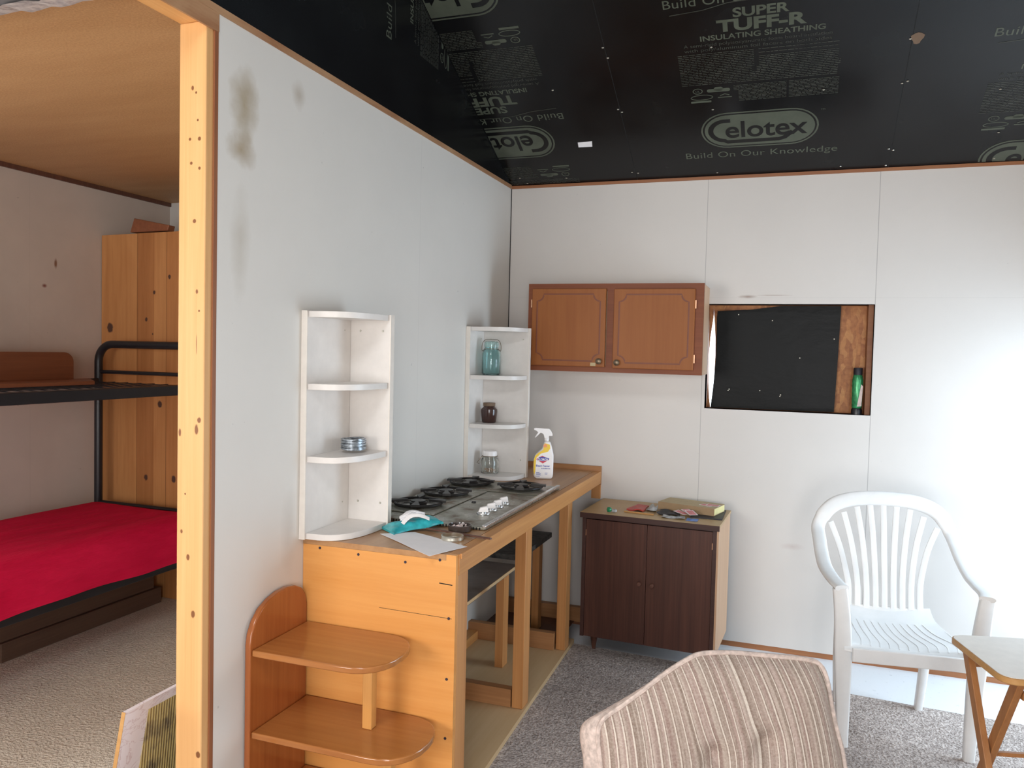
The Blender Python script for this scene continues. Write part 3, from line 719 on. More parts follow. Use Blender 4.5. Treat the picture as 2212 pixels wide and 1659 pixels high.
# ------------------------------------------------------------ white corner shelf units
def corner_unit(x0, y0, la, lb, label, name='corner_shelf'):
    """panel A on the partition (length la towards -y), panel B (length lb towards +x) at its far end"""
    t = thing(name, label, 'shelf unit', (x0, y0, ZC), 0, None)
    z0, z1 = ZC+.001, 1.617; th = .020
    # A: x x0..x0+th, y y0-la..y0 ; B: y y0-th..y0, x x0+th..x0+lb
    obj('side_panel', B((x0, x0+th, y0-la, y0, z0, z1)), 'white_lam', t, bevel=.001)
    obj('side_panel', B((x0+th+.0003, x0+lb, y0-th, y0, z0, z1)), 'white_lam', t, bevel=.001)
    obj('edge_strip', B((x0-.001, x0+th+.001, y0-la-.004, y0-la-.0002, z0, z1)), 'white_edge', t)
    obj('edge_strip', B((x0+lb+.0002, x0+lb+.004, y0-th-.005, y0+.001, z0, z1)), 'white_edge', t)
    for z in (z0, 1.118, 1.358, z1-.021):
        a, b = lb-th-.006, la-th-.006; pts = [(x0+th+.0004, y0-th-.0004)]
        for i in range(13):
            an = R(90*i/12); c_, s_ = math.cos(an), math.sin(an)
            pts.append((x0+th+.0004+a*(c_**.62 if c_ > 1e-6 else 0), y0-th-.0004-b*(s_**.62 if s_ > 1e-6 else 0)))
        bm = bmesh.new(); prism(bm, pts, 'Z', z, z+.020); obj('shelf', bm, 'white_lam', t, bevel=.0008)
    bm = bmesh.new()
    for z in (1.56, .95):
        for p in ((x0+lb-.03, y0-th-.001), (x0+.06, y0-th-.001)): lathe(bm, [(.004, 0), (.003, -.001), (.0001, -.001)], (p[0], p[1], z), 8, 'Y')
        lathe(bm, [(.003, 0), (.003, .001), (.0001, .001)], (x0+th+.0005, y0-.06, z), 8, 'X')
    obj('screw', bm, 'zinc', t)['kind'] = 'stuff'
corner_unit(.002, -1.702, .288, .180, 'white corner shelf unit at the near counter end holding only a bundle of wire')
corner_unit(.002, -.40, .205, .262, 'white corner shelf unit at the far counter end holding three jars')
# wire bundle
random.seed(2); bm = bmesh.new()
cw = Vector((.090, -1.805, 1.142))
for i in range(34):
    rr = random.uniform(.034, .047); zc = random.uniform(-.0, .038); tl = random.uniform(-.18, .18); ph = random.uniform(0, 6.28)
    sweep(bm, [cw+Vector((.85*rr*math.cos(a), 1.05*rr*math.sin(a), .004+zc+rr*tl*math.sin(a+ph)*.35)) for a in [j*math.pi/10 for j in range(20)]], .0045, .0045, closed=True, n=5)
bmesh.ops.scale(bm, vec=(1, 1, 1), verts=bm.verts[:])
tag(obj('wire_bundle', bm, 'grey_wire', smooth=True, origin=cw), 'tangled bundle of grey wire on the near corner shelf unit', 'wire')
# blue glass jar
def lath(name, prof, c, m, parent, n=28, **kw):
    bm = bmesh.new(); lathe(bm, prof, c, n); return obj(name, bm, m, parent, smooth=True, **kw)
c = (.088, -.485, 1.3795)
t = thing('glass_jar', 'tall aqua glass canning jar with wire bail on the highest occupied shelf', 'jar', c)
lath('body', [(.001, .0), (.042, 0), (.047, .006), (.047, .105), (.040, .122), (.034, .128), (.034, .140), (.031, .140), (.031, .126), (.043, .104), (.043, .008), (.001, .006)], c, 'blue_glass', t)
lath('lid', [(.0360, .1405), (.037, .150), (.035, .162), (.026, .168), (.001, .168)], c, 'blue_glass', t)
bm = bmesh.new(); C3 = Vector(c)
sweep(bm, [C3+Vector(p) for p in smooth_path([(-.038, 0, .128), (-.050, 0, .120), (-.049, 0, .155), (-.033, 0, .175), (0, 0, .1765), (.033, 0, .175), (.049, 0, .155), (.050, 0, .120), (.038, 0, .128)])], .003, .003, up=(0, 1, 0), n=6)
sweep(bm, [C3+Vector((.0365*math.cos(a), .0365*math.sin(a), .130)) for a in [j*math.pi/12 for j in range(24)]], .003, .003, closed=True, n=6)
obj('wire_bail', bm, 'nickel', t, smooth=True)
c = (.083, -.485, 1.1395)
t = thing('stoneware_jar', 'squat dark brown jar with a cork lid on the middle shelf', 'jar', c)
lath('body', [(.001, 0), (.033, 0), (.036, .004), (.042, .055), (.041, .066), (.030, .076), (.028, .082), (.001, .082)], c, 'brown_glass', t)
lath('cork', [(.030, .0825), (.031, .098), (.001, .098)], c, 'cork', t)
c = (.092, -.485, .8835)
t = thing('glass_jar', 'short clear glass jar with white lid holding brown scraps, on lowest shelf', 'jar', c)
lath('body', [(.001, 0), (.040, 0), (.044, .005), (.045, .060), (.040, .074), (.035, .080), (.035, .088), (.032, .088), (.032, .078), (.041, .058), (.040, .008), (.001, .006)], c, 'clear_glass', t)
lath('lid', [(.037, .0885), (.037, .104), (.033, .112), (.001, .113)], c, 'white_plastic', t)
C3 = Vector(c); bm = bmesh.new()
sweep(bm, [C3+Vector((.0385*math.cos(a), .0385*math.sin(a), .086)) for a in [j*math.pi/12 for j in range(24)]], .004, .004, closed=True, n=6)
sweep(bm, [C3+Vector(p) for p in ((-.036, -.012, .086), (-.050, -.018, .065), (-.062, -.02, .050), (-.048, -.022, .047))], .003, .003, n=6)
obj('wire_bail', bm, 'nickel', t, smooth=True)
random.seed(9); bm = bmesh.new()
for i in range(60):
    a, r_ = random.uniform(0, 6.28), random.uniform(0, .030); p = C3+Vector((r_*math.cos(a), r_*math.sin(a), random.uniform(.010, .026)))
    d = Vector((random.uniform(-1, 1), random.uniform(-1, 1), random.uniform(-.4, .4))).normalized()*random.uniform(.004, .008); bar(bm, p-d, p+d, .004, .003)
obj('scraps', bm, 'shell', t)['kind'] = 'stuff'

# ------------------------------------------------------------ spray bottle
sb = thing('spray_bottle', 'white and yellow cleaner spray bottle at the back of the counter', 'bottle', (.350, -.40, ZC+.0005), 17)
q = .000278*1.0
def P(u, v): return ((u-1612)*q, (1150-v)*q)
bm = bmesh.new()
prism(bm, [P(*p) for p in ((1495, 1150), (1740, 1150), (1780, 1130), (1790, 1060), (1792, 720), (1765, 600), (1735, 500), (1700, 462), (1625, 462), (1608, 520), (1590, 600), (1520, 660), (1462, 720), (1440, 790), (1430, 930), (1440, 1090), (1462, 1135))], 'Y', -.024, .024)
obj('bottle', bm, 'white_plastic', sb, bevel=.009, local=True, seg=3)
bm = bmesh.new(); lathe(bm, [(.011, P(0, 462)[1]), (.012, P(0, 425)[1]), (.012, P(0, 415)[1])], ((1660-1612)*q, 0, 0), 14)
obj('neck', bm, 'white_plastic', sb, local=True, smooth=True)
bm = bmesh.new()
prism(bm, [P(*p) for p in ((1700, 418), (1620, 418), (1600, 350), (1575, 325), (1545, 320), (1455, 408), (1442, 405), (1500, 310), (1470, 285), (1425, 268), (1425, 240), (1460, 228), (1700, 240), (1735, 275), (1765, 340), (1762, 372), (1700, 372))], 'Y', -.010, .010)
obj('trigger_head', bm, 'white_plastic', sb, bevel=.002, local=True)
bm = bmesh.new(); prism(bm, [P(*p) for p in ((1600, 620), (1625, 500), (1720, 520), (1728, 590), (1690, 650), (1560, 690), (1480, 770), (1468, 1010), (1448, 1085), (1437, 1000), (1437, 800), (1460, 730), (1520, 672))], 'Y', -.0252, -.0243)
obj('label', bm, 'yellow', sb, local=True, label='yellow swoosh on label')
bm = bmesh.new(); prism(bm, [P(*p) for p in ((1605, 520), (1668, 515), (1668, 570), (1605, 575))], 'Y', -.0256, -.0253); obj('label', bm, 'orange', sb, local=True, label='orange label patch')
bm = bmesh.new(); prism(bm, [P(*p) for p in ((1480, 790), (1590, 725), (1715, 790), (1600, 865))], 'Y', -.0262, -.0253)
lg = obj('emblem', bm, 'red_ink', sb, local=True, label='red diamond emblem')
bm = bmesh.new()
add_tris(bm, [[P(a, b) for a, b in t_] for t_ in poly_tris([(1500, 812), (1530, 755), (1600, 745), (1715, 765), (1700, 805), (1600, 825)])], lambda a, b, l: (a, -.0264, b), 0, 0)
add_tris(bm, [[(x+P(1603, 0)[0], y+P(0, 812)[1]) for x, y in t_] for t_ in text_tris('CLOROX', width=190*q, height=40*q, bold=.03)], lambda a, b, l: (a, -.0266, b), 0, 1)
obj('emblem_lettering', bm, None, sb, local=True, mats=['blue_ink', 'white_plastic'])
bm = bmesh.new()
for s_, u0, v0, wd, ht in (('Bleach Foamer', 1605, 925, 250, 34), ('for the Bathroom', 1655, 965, 160, 20)):
    add_tris(bm, [[(x+P(u0, 0)[0], y+P(0, v0)[1]) for x, y in t_] for t_ in text_tris(s_, width=wd*q, height=ht*q, bold=.02)], lambda a, b, l: (a, -.0247, b))
for vv, a_, b_ in ((1035, 1485, 1545), (1050, 1485, 1570), (1065, 1485, 1560), (1080, 1485, 1575), (1040, 1640, 1690), (1060, 1640, 1685), (1105, 1485, 1550)):
    add_tris(bm, [[P(a, b) for a, b in t_] for t_ in poly_tris([(a_, vv), (b_, vv), (b_, vv-6), (a_, vv-6)])], lambda a, b, l: (a, -.0247, b))
obj('label_lettering', bm, 'blue_ink', sb, local=True)

# ------------------------------------------------------------ things on the near end of the counter
def sheet_mesh(corners, z, nx=12, ny=12, amp=.0015, seed=1, thick=.0006, fold=None):
    random.seed(seed); bm = bmesh.new(); A, Bc, Cc, D = [Vector((*c, 0)) for c in corners]; g = []
    for i in range(nx+1):
        row = []
        for j in range(ny+1):
            u, v = i/nx, j/ny; p = A*(1-u)*(1-v)+Bc*u*(1-v)+Cc*u*v+D*(1-u)*v
            h = amp*(1+math.sin(u*7+seed)*math.cos(v*5+seed*2))
            if fold: h += fold(u, v)
            row.append(bm.verts.new((p.x, p.y, z+h)))
        g.append(row)
    for i in range(nx):
        for j in range(ny): bm.faces.new((g[i][j], g[i+1][j], g[i+1][j+1], g[i][j+1]))
    r = bmesh.ops.extrude_face_region(bm, geom=bm.faces[:]); bmesh.ops.translate(bm, verts=[v for v in r['geom'] if isinstance(v, bmesh.types.BMVert)], vec=(0, 0, thick))
    return bm
# paper overhanging the counter edge, tip drooping
bm = sheet_mesh([(.205, -1.815), (.485, -2.012), (.546, -1.855), (.30, -1.74)], ZC+.0008, 16, 12, .0008, 2,
                fold=lambda u, v: 0)
tag(obj('sheet_of_paper', bm, 'paper', smooth=True, origin=(.38, -1.84, ZC)), 'sheet of white paper with one corner over the near counter edge', 'paper')
# wipes packet
t = thing('wipes_packet', 'open teal packet of white wipes leaning by the near corner shelf', 'packet', (.272, -1.700, ZC+.009), 52)
t.rotation_euler = (0, R(-5), R(52))
bm = bmesh.new(); random.seed(4); g = []; NX, NY = 22, 12
for i in range(NX+1):
    row = []
    for j in range(NY+1):
        u, v = i/NX*2-1, j/NY*2-1
        flat = 1-abs(u)**6; h = .024*max(0, flat)*(1-abs(v)**4)+.002+.003*math.sin(9*u+4*v)*flat
        wv = .045*(1+.12*math.sin(u*5))*(1.15 if abs(u) > .93 else 1)
        row.append(bm.verts.new((u*.098, v*wv, .001+h+(.006*abs(u)**5))))
    g.append(row)
for i in range(NX):
    for j in range(NY): bm.faces.new((g[i][j], g[i+1][j], g[i+1][j+1], g[i][j+1]))
r_ = bmesh.ops.extrude_face_region(bm, geom=bm.faces[:])
for v in r_['geom']:
    if isinstance(v, bmesh.types.BMVert): v.co.z = .0008+(v.co.z-.0008)*.10
obj('pouch', bm, 'teal', t, local=True, smooth=True)
bm = bmesh.new(); random.seed(8)
for q_ in range(4):
    sweep(bm, [Vector((-.045+.09*a/10, -.012+.006*q_+.006*math.sin(a*.9+q_), .034+.012*math.sin(math.pi*a/10)+.003*q_)) for a in range(11)], .022, .004, n=8)
obj('tissue', bm, 'paper', t, local=True, smooth=True, label='crumpled white wipe')
bm = bmesh.new(); sweep(bm, [Vector((-.052+.10*a/10, -.030+.008*math.sin(a*.5), .027+.020*math.sin(math.pi*a/10))) for a in range(11)], .016, .0015, up=(0, -.7, .7), n=6)
obj('flap', bm, 'white_plastic', t, local=True, smooth=True, label='pale peeled flap')
# bowl of bits
c = (.432, -1.655, ZC)
t = thing('small_bowl', 'small dark glass dish of pale scraps in front of the cooktop', 'bowl', c)
lath('body', [(.001, .0005), (.036, .0005), (.040, .004), (.042, .024), (.039, .024), (.036, .007), (.001, .006)], c, 'dark_glass', t)
random.seed(6); bm = bmesh.new()
for i in range(26):
    a, r_ = random.uniform(0, 6.28), random.uniform(0, .026); p = Vector((c[0]+r_*math.cos(a), c[1]+r_*math.sin(a), ZC+random.uniform(.009, .022)))
    d = Vector((random.uniform(-1, 1), random.uniform(-1, 1), random.uniform(-.6, .8))).normalized()*random.uniform(.004, .008); bar(bm, p-d, p+d, .005, .004)
obj('scraps', bm, 'ash', t)['kind'] = 'stuff'
c = (.462, -1.785, ZC+.003)
bm = bmesh.new(); lathe(bm, [(.034, 0), (.0375, .0), (.038, .004), (.037, .008), (.038, .013), (.034, .0145), (.0345, .011), (.036, .004)], c, 28)
bmesh.ops.remove_doubles(bm, verts=bm.verts[:], dist=1e-6)
for f in [f for f in bm.faces if len(f.verts) > 6]: bm.faces.remove(f)
tag(obj('jar_ring', bm, 'zinc', smooth=True, origin=c), 'gold metal canning ring lying on the white paper', 'jar ring')
# knife / dark rod
bm = bmesh.new(); sweep(bm, smooth_path([(.235, -1.700, ZC+.008), (.33, -1.705, ZC+.010), (.45, -1.722, ZC+.0085), (.585, -1.745, ZC+.008)]), .014, .007, n=8, ws=None)
t = tag(obj('dark_stick', bm, 'dark_wood', smooth=True, origin=(.42, -1.72, ZC)), 'thin dark stick lying across the paper below the cooktop', 'stick')

# ------------------------------------------------------------ bookcase end table
k = thing('corner_bookcase', 'varnished red brown tiered shelf stand with rounded shelves against the partition', 'shelf stand', (.2, -2.1, .009))
pts = [(-2.268, .0095), (-2.268, .60)] + [(-2.118-.150*math.cos(R(a)), .60+.125*math.sin(R(a))) for a in range(10, 181, 10)][0:0]
arch = [(-2.268, .0095), (-2.268, .60), (-2.262, .635), (-2.245, .668), (-2.215, .698), (-2.175, .717), (-2.13, .728), (-2.08, .730), (-2.04, .724), (-2.005, .708), (-1.985, .685), (-1.974, .65), (-1.974, .0095)]
bm = bmesh.new(); prism(bm, arch, 'X', .004, .024); obj('side_board', bm, 'book_board', k, bevel=.004)
def dshelf(name, x1, z, th=.020, xs=.025, y0=-2.262, y1=-1.975, rr=.13):
    pts = [(xs, y0), (x1-rr, y0)]
    for i in range(1, 13):
        a = R(-90+180*i/12); cy = (y0+y1)/2; hh = (y1-y0)/2
        ca, sa = math.cos(a), math.sin(a); pts.append((x1-rr+rr*math.copysign(abs(ca)**.85, ca), cy+hh*math.copysign(abs(sa)**.9, sa)))
    pts += [(xs, y1)]
    bm = bmesh.new(); prism(bm, pts, 'Z', z-th, z); return obj(name, bm, 'book_shelf', k, bevel=.004, seg=3)
dshelf('shelf', .455, .588); dshelf('shelf', .545, .338); dshelf('shelf', .60, .100)
obj('support_post', B((.318, .350, -2.115, -2.083, .3385, .5675)), 'book_post', k, bevel=.002)
obj('support_post', B((.395, .427, -2.13, -2.098, .1005, .3175)), 'book_post', k, bevel=.002)
obj('foot', B((.06, .09, -2.25, -1.99, .0095, .0795)), 'book_board', k); obj('foot', B((.46, .49, -2.2, -2.03, .0095, .0795)), 'book_board', k)

# ------------------------------------------------------------ wall cabinet
k = thing('wall_cabinet', 'brown oak wall cabinet with two grooved doors on the back wall', 'cabinet', (.66, 0, 1.405))
X0, X1, Y0, Z0, Z1 = .222, 1.106, -.315, 1.405, 1.848
obj('body', B((X0+.006, X1-.006, Y0+.018, -.0007, Z0, Z1)), 'cab_side', k)
fr = bmesh.new()
for b in ((X0, X0+.045, Z0, Z1), (X1-.045, X1, Z0, Z1), ((X0+X1)/2-.028, (X0+X1)/2+.028, Z0, Z1)): box(fr, b[0], b[1], Y0, Y0+.0175, b[2], b[3])
for b in ((Z0, Z0+.035), (Z1-.035, Z1)):
    box(fr, X0+.045, (X0+X1)/2-.028, Y0, Y0+.0175, b[0], b[1]); box(fr, (X0+X1)/2+.028, X1-.045, Y0, Y0+.0175, b[0], b[1])
obj('face_frame', fr, 'cab_frame', k)
def cab_door(x0, x1, z0, z1, hinge_side, kx, tape=False):
    d = obj('door', B((x0, x1, Y0-.018, Y0-.0005, z0, z1)), 'cab_door', k, bevel=.003)
    m_, r_ = .028, .035; a0, a1, b0, b1 = x0+m_, x1-m_, z0+m_, z1-m_; path = []
    for cx, cz_, s0 in ((a0, b0, 0), (a0, b1, -90), (a1, b1, 180), (a1, b0, 90)):
        for i in range(7):
            a = R(s0+90*i/6); path.append((cx+r_*math.cos(a), Y0-.0182, cz_+r_*math.sin(a)))
    bm = bmesh.new(); sweep(bm, path, .009, .0012, up=(0, 1, 0), closed=True, n=6)
    obj('groove', bm, 'cab_groove', d)
    bm = bmesh.new(); lathe(bm, [(.007, Y0-.0183), (.006, Y0-.028), (.015, Y0-.032), (.015, Y0-.038), (.009, Y0-.042), (.0001, Y0-.043)], (kx, 0, z0+.028), 16, 'Y')
    obj('knob', bm, 'nickel', d, smooth=True)
    hx = x0-.004 if hinge_side < 0 else x1+.004
    for zz in (z0+.055, z1-.075):
        bm = bmesh.new(); bar(bm, (hx, Y0-.012, zz-.02), (hx, Y0-.012, zz+.02), .006, .006, (0, 1, 0)); obj('hinge', bm, 'hinge', d)
    if tape:
        obj('masking_tape', B((kx-.045, kx-.018, Y0-.0190, Y0-.0183, z0+.004, z0+.020)), 'tan_tray', d)
cab_door(.247, .632, 1.432, 1.822, -1, .606, True); cab_door(.672, 1.066, 1.428, 1.820, 1, .697)

# ------------------------------------------------------------ low dark cabinet
k = thing('low_cabinet', 'low dark walnut two door cabinet on peg legs below the wall cabinet', 'cabinet', (.9, -.22, .009), 0)
lowcab = k
x0, x1, yf, zt = .575, 1.228, -.415, .716
obj('top', B((x0-.010, x1+.010, yf-.010, -.012, zt-.012, zt)), 'lam_top', k)
obj('top_edge', B((x0-.010, x1+.010, yf-.014, yf-.0105, zt-.026, zt-.001)), 'walnut_dark', k)
obj('body', B((x0, x1-.003, yf+.020, -.014, .095, zt-.0125)), 'walnut_dark', k)
obj('side_panel', B((x1-.0028, x1+.006, yf, -.014, .095, zt-.0125)), 'cab_side', k, label='pale tan side panel')
obj('stile', B((x0, x0+.018, yf, yf+.0195, .095, zt-.03)), 'walnut_dark', k); obj('stile', B((x1-.021, x1-.003, yf, yf+.0195, .095, zt-.03)), 'walnut_dark', k)
for a, b, kx in ((x0+.019, .897, .868), (.899, x1-.022, .93)):
    d = obj('door', B((a, b, yf+.002, yf+.0195, .097, zt-.034)), 'walnut', k, bevel=.001)
    bm = bmesh.new(); lathe(bm, [(.006, yf+.0015), (.005, yf-.006), (.011, yf-.010), (.009, yf-.016), (.0001, yf-.017)], (kx, 0, .395), 14, 'Y'); obj('knob', bm, 'dark_wood', d, smooth=True)
    hx = a+.0 if kx < .9 else b
    obj('hinge', B((hx-.002, hx+.002, yf-.0005, yf+.0015, .60, .63)), 'hinge', d)
for lx, ly in ((.625, -.33), (1.150, -.34), (.625, -.08), (1.150, -.08)):
    bm = bmesh.new(); lathe(bm, [(.009, .0095), (.022, .0945)], (lx, ly, 0), 14); obj('leg', bm, 'dark_wood', k, smooth=True)

lowcab.location.y -= .018; lowcab.rotation_euler = (0, 0, R(-3))
# clutter on the low cabinet
zc = zt+.0005
t = thing('green_glass_stopper', 'small green glass stopper at the left of the low cabinet top', 'stopper', (.69, -.375, zc))
bm = bmesh.new(); lathe(bm, [(.004, -.014), (.012, -.010), (.013, .002), (.007, .010), (.002, .012)], (.69, -.375, zc+.0132), 12, 'X'); obj('bead', bm, 'green_glass', t, smooth=True)
bm = bmesh.new(); lathe(bm, [(.008, .0), (.008, .018), (.004, .022)], (.703, -.370, zc+.0085), 10, 'X'); obj('cap', bm, 'clear_bag', t, smooth=True)
bm = bmesh.new(); bar(bm, (.755, -.335, zc+.004), (.905, -.355, zc+.004), .008, .007)
tag(obj('wooden_stick', bm, 'tray_edge', origin=(.83, -.345, zc)), 'thin yellow wooden stick lying along the front of the low cabinet top', 'stick')
bm = sheet_mesh([(.760, -.300), (.845, -.305), (.85, -.17), (.79, -.15)], zc, 6, 6, .005, 3, .006)
tag(obj('card_packet', bm, 'red_env', smooth=True, origin=(.8, -.25, zc)), 'small red card packet beside crumpled clear plastic', 'packet')
bm = sheet_mesh([(.852, -.27), (.905, -.285), (.895, -.15), (.86, -.14)], zc, 8, 8, .008, 7, .003)
tag(obj('clear_bag', bm, 'clear_bag', smooth=True, origin=(.88, -.2, zc)), 'crumpled clear plastic bag beside the red packet', 'bag')
bm = sheet_mesh([(.915, -.335), (1.03, -.345), (1.02, -.262), (.92, -.225)], zc, 8, 8, .007, 9, .004)
tag(obj('black_pouch', bm, 'black_stuff', smooth=True, origin=(.98, -.28, zc)), 'crumpled black pouch at the centre of the low cabinet top', 'pouch')
bm = sheet_mesh([(.945, -.395), (1.06, -.40), (1.055, -.352), (.95, -.345)], zc, 8, 6, .004, 5, .002)
tag(obj('plastic_wrapper', bm, 'clear_bag', smooth=True, origin=(1.0, -.37, zc)), 'grey plastic wrapper in front of the black pouch', 'wrapper')
bm = sheet_mesh([(1.064, -.412), (1.118, -.416), (1.12, -.355), (1.066, -.35)], zc, 4, 4, .001, 5, .001)
tag(obj('blue_card', bm, 'blue_paper', origin=(1.09, -.38, zc)), 'small blue card near the front edge of the low cabinet top', 'card')
bm = B((1.075, 1.226, -.325, -.085, zc, zc+.005)); tag(obj('black_folder', bm, 'black_stuff', origin=(1.16, -.2, zc)), 'thin black folder under the right end of the thick book', 'folder')
t = thing('thick_book', 'long thick tan covered book with yellow page edges lying near the wall', 'book', (1.06, -.16, zc+.0055), -14)
obj('cover', B((-.145, .145, -.078, -.075, 0, .036), (-.145, .147, -.0745, .075, 0, .002), (-.145, .147, -.0745, .075, .034, .036)), 'book_cover', t, local=True)
obj('pages', B((-.143, .1465, -.0740, .073, .0025, .0335)), 'book_pages', t, local=True)
obj('cover_face', B((-.144, .146, -.0740, .074, .0361, .0366)), 'tan_tray', t, local=True, label='tan upper cover face')
def card(cx, cy, z, rot, label, i, tilt=0):
    t = thing('playing_card', label, 'playing card', (cx, cy, z), rot, 'playing cards on the low cabinet')
    a = obj('card', B((-.022, .022, -.032, .032, 0, .0005)), 'paper', t, local=True)
    b = obj('back_pattern', B((-.018, .018, -.028, .028, .00055, .0008)), 'card', t, local=True, label='red patterned back')
    t.rotation_euler = (R(tilt), 0, R(rot))
card(1.032, -.320, zc+.020, 62, 'red backed playing card at the left of the loose fan', 0, 8)
card(1.062, -.292, zc+.0225, 40, 'red backed playing card at the top of the loose fan', 1, 8)
card(1.080, -.325, zc+.0235, 30, 'red backed playing card at the right of the loose fan', 2, 10)
card(1.140, -.195, zc+.0425, 60, 'red backed playing card on the left side of the thick book', 3)
card(1.170, -.190, zc+.0437, 78, 'red backed playing card on the right side of the thick book', 4)

# ------------------------------------------------------------ bedroom
bm = bmesh.new(); prism(bm, [(XL+.004, .010), (-1.25, .010), (-1.25, 2.150), (-1.80, 2.140), (XL+.004, 2.130)], 'Y', -.55, -.53)
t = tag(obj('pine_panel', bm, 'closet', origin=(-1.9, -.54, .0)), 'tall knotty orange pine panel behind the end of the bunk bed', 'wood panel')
obj('panel_brace', B((XL+.004, -1.25, -.529, -.49, .0105, .25)), 'pine_rail_x', t)
bm = bmesh.new(); prism(bm, [(-2.17, 2.142), (-1.895, 2.145), (-1.885, 2.176), (-2.14, 2.224)], 'Y', -.552, -.50)
tag(obj('wood_block', bm, 'bunk_board', bevel=.004, origin=(-2.02, -.52, 2.142)), 'dark red wooden block resting on top of the pine panel', 'block')
bk = thing('bunk_bed', 'black metal tube bunk bed against the bedroom wall', 'bunk bed', (-1.85, -1.6, .009))
XA, XB, YE, YN = -2.285, -1.425, -.665, -2.62
def tubeo(name, pts, d=.045, m='black_metal', n=12, up=(0, 0, 1), smoothk=0):
    bm = bmesh.new(); P_ = smooth_path(pts, smoothk) if smoothk else [Vector(p) for p in pts]; sweep(bm, P_, d, d, up=up, n=n); return obj(name, bm, m, bk, smooth=True)
for y in (YE, YN):
    r_ = .10; pts = [(XA, y, .010), (XA, y, 1.0), (XA, y, 1.485-r_)] + [(XA+r_-r_*math.cos(R(a)), y, 1.485-r_+r_*math.sin(R(a))) for a in range(15, 91, 15)]
    pts += [(XB-r_+r_*math.sin(R(a)), y, 1.485-r_+r_*math.cos(R(a))) for a in range(0, 91, 15)] + [(XB, y, 1.0), (XB, y, .010)]
    bm = bmesh.new(); sweep(bm, pts, .045, .045, up=(0, 1, 0), n=12); obj('end_frame', bm, 'black_metal', bk, smooth=True)
    tubeo('end_rail', [(XA+.02, y, 1.325), (XB-.02, y, 1.325)], .022)
    tubeo('end_rail', [(XA+.02, y, .56), (XB-.02, y, .56)], .03)
    tubeo('end_rail', [(XA+.02, y, .32), (XB-.02, y, .32)], .03)
for z, d in ((1.262, .05), (.385, .06)):
    for x in (XA+.01, XB+.01):
        bm = bmesh.new(); box(bm, x-.015, x+.015, YN+.02, YE-.02, z-d/2, z+d/2); obj('side_rail', bm, 'black_metal', bk, bevel=.003)
bm = bmesh.new()
for i in range(30):
    y = YN+.06+i*(YE-YN-.1)/29; bar(bm, (XA+.03, y, 1.268), (XB-.01, y, 1.268), .003, .003)
for i in range(9):
    x = XA+.06+i*.095; bar(bm, (x, YN+.04, 1.271), (x, YE-.03, 1.271), .003, .003)
obj('spring_mesh', bm, 'black_metal', bk)['kind'] = 'stuff'
# mattress with red sheet
def mattress():
    bm = bmesh.new(); x0, x1, y0, y1 = XA+.03, XB+.055, YN+.05, YE-.045; NX, NY = 18, 40; g = []
    for i in range(NX+1):
        row = []
        for j in range(NY+1):
            u, v = i/NX, j/NY; x = x0+(x1-x0)*u; y = y0+(y1-y0)*v
            ed = min(1, (1-abs(2*u-1))*7)**.5; ed2 = min(1, (1-abs(2*v-1))*16)**.5
            z = .425+.180*min(ed, ed2)+.004*math.sin(9*u+3)*math.sin(7*v)-.012*math.exp(-((u-.6)**2)*9)
            row.append(bm.verts.new((x, y, z)))
        g.append(row)
    for i in range(NX):
        for j in range(NY): bm.faces.new((g[i][j], g[i+1][j], g[i+1][j+1], g[i][j+1]))
    # skirt with a wavy hem
    per = [g[i][0] for i in range(NX+1)] + [g[NX][j] for j in range(1, NY+1)] + [g[i][NY] for i in range(NX-1, -1, -1)] + [g[0][j] for j in range(NY-1, 0, -1)]
    low = []
    for q_, v in enumerate(per):
        onfront = abs(v.co.x-x1) < 1e-4
        vv = (v.co.y-y0)/(y1-y0)
        h = .385+(.020*math.sin(vv*5.5-1.2)+.035*max(0, vv-.72)/.28 if onfront else .02)
        low.append(bm.verts.new((v.co.x+(.006*math.sin(vv*30) if onfront else 0), v.co.y, h)))
    n = len(per)
    for i in range(n): bm.faces.new((per[i], per[(i+1) % n], low[(i+1) % n], low[i]))
    return bm
o = tag(obj('mattress', mattress(), 'red', smooth=True, smooth_angle=75, origin=(-1.85, -1.6, .41)), 'mattress under a bright red sheet on the lower bunk', 'mattress')
s_ = o.modifiers.new('sub', 'SUBSURF'); s_.levels = 1; s_.render_levels = 1
# wooden headboard on the upper bunk
t = thing('wooden_headboard', 'reddish brown wooden board with rounded corner standing on the upper bunk', 'headboard', (-2.2, -1.3, 1.272))
bm = bmesh.new(); prism(bm, [(-1.85, 1.2735), (-.905, 1.2735), (-.905, 1.385)] + [(-.965+.06*math.cos(R(a)), 1.385+.052*math.sin(R(a))) for a in range(15, 91, 15)] + [(-1.85, 1.437)], 'X', -2.225, -2.205)
obj('upright_board', bm, 'bunk_board', t, bevel=.002)
bm = bmesh.new(); prism(bm, [(-2.204, -1.85), (-1.93, -1.85), (-1.93, -1.02), (-2.204, -.80)], 'Z', 1.2735, 1.292)
obj('lying_board', bm, 'bunk_board', t, bevel=.002, label='lying board with slanted end')
# planks under the bed
for i, (z, y0, y1, x0, lab) in enumerate(((.0095, -1.60, -.62, -1.86, 'lower dark brown plank on the carpet beneath the bunk bed'), (.101, -1.70, -.66, -1.875, 'upper dark brown plank stacked beneath the bunk bed'))):
    tag(obj('wooden_plank', B((x0-.14, x0, y0, y1, z, z+.090)), 'plank', bevel=.003, origin=(x0, -1.1, z)), lab, 'plank', 'stacked planks under the bunk')
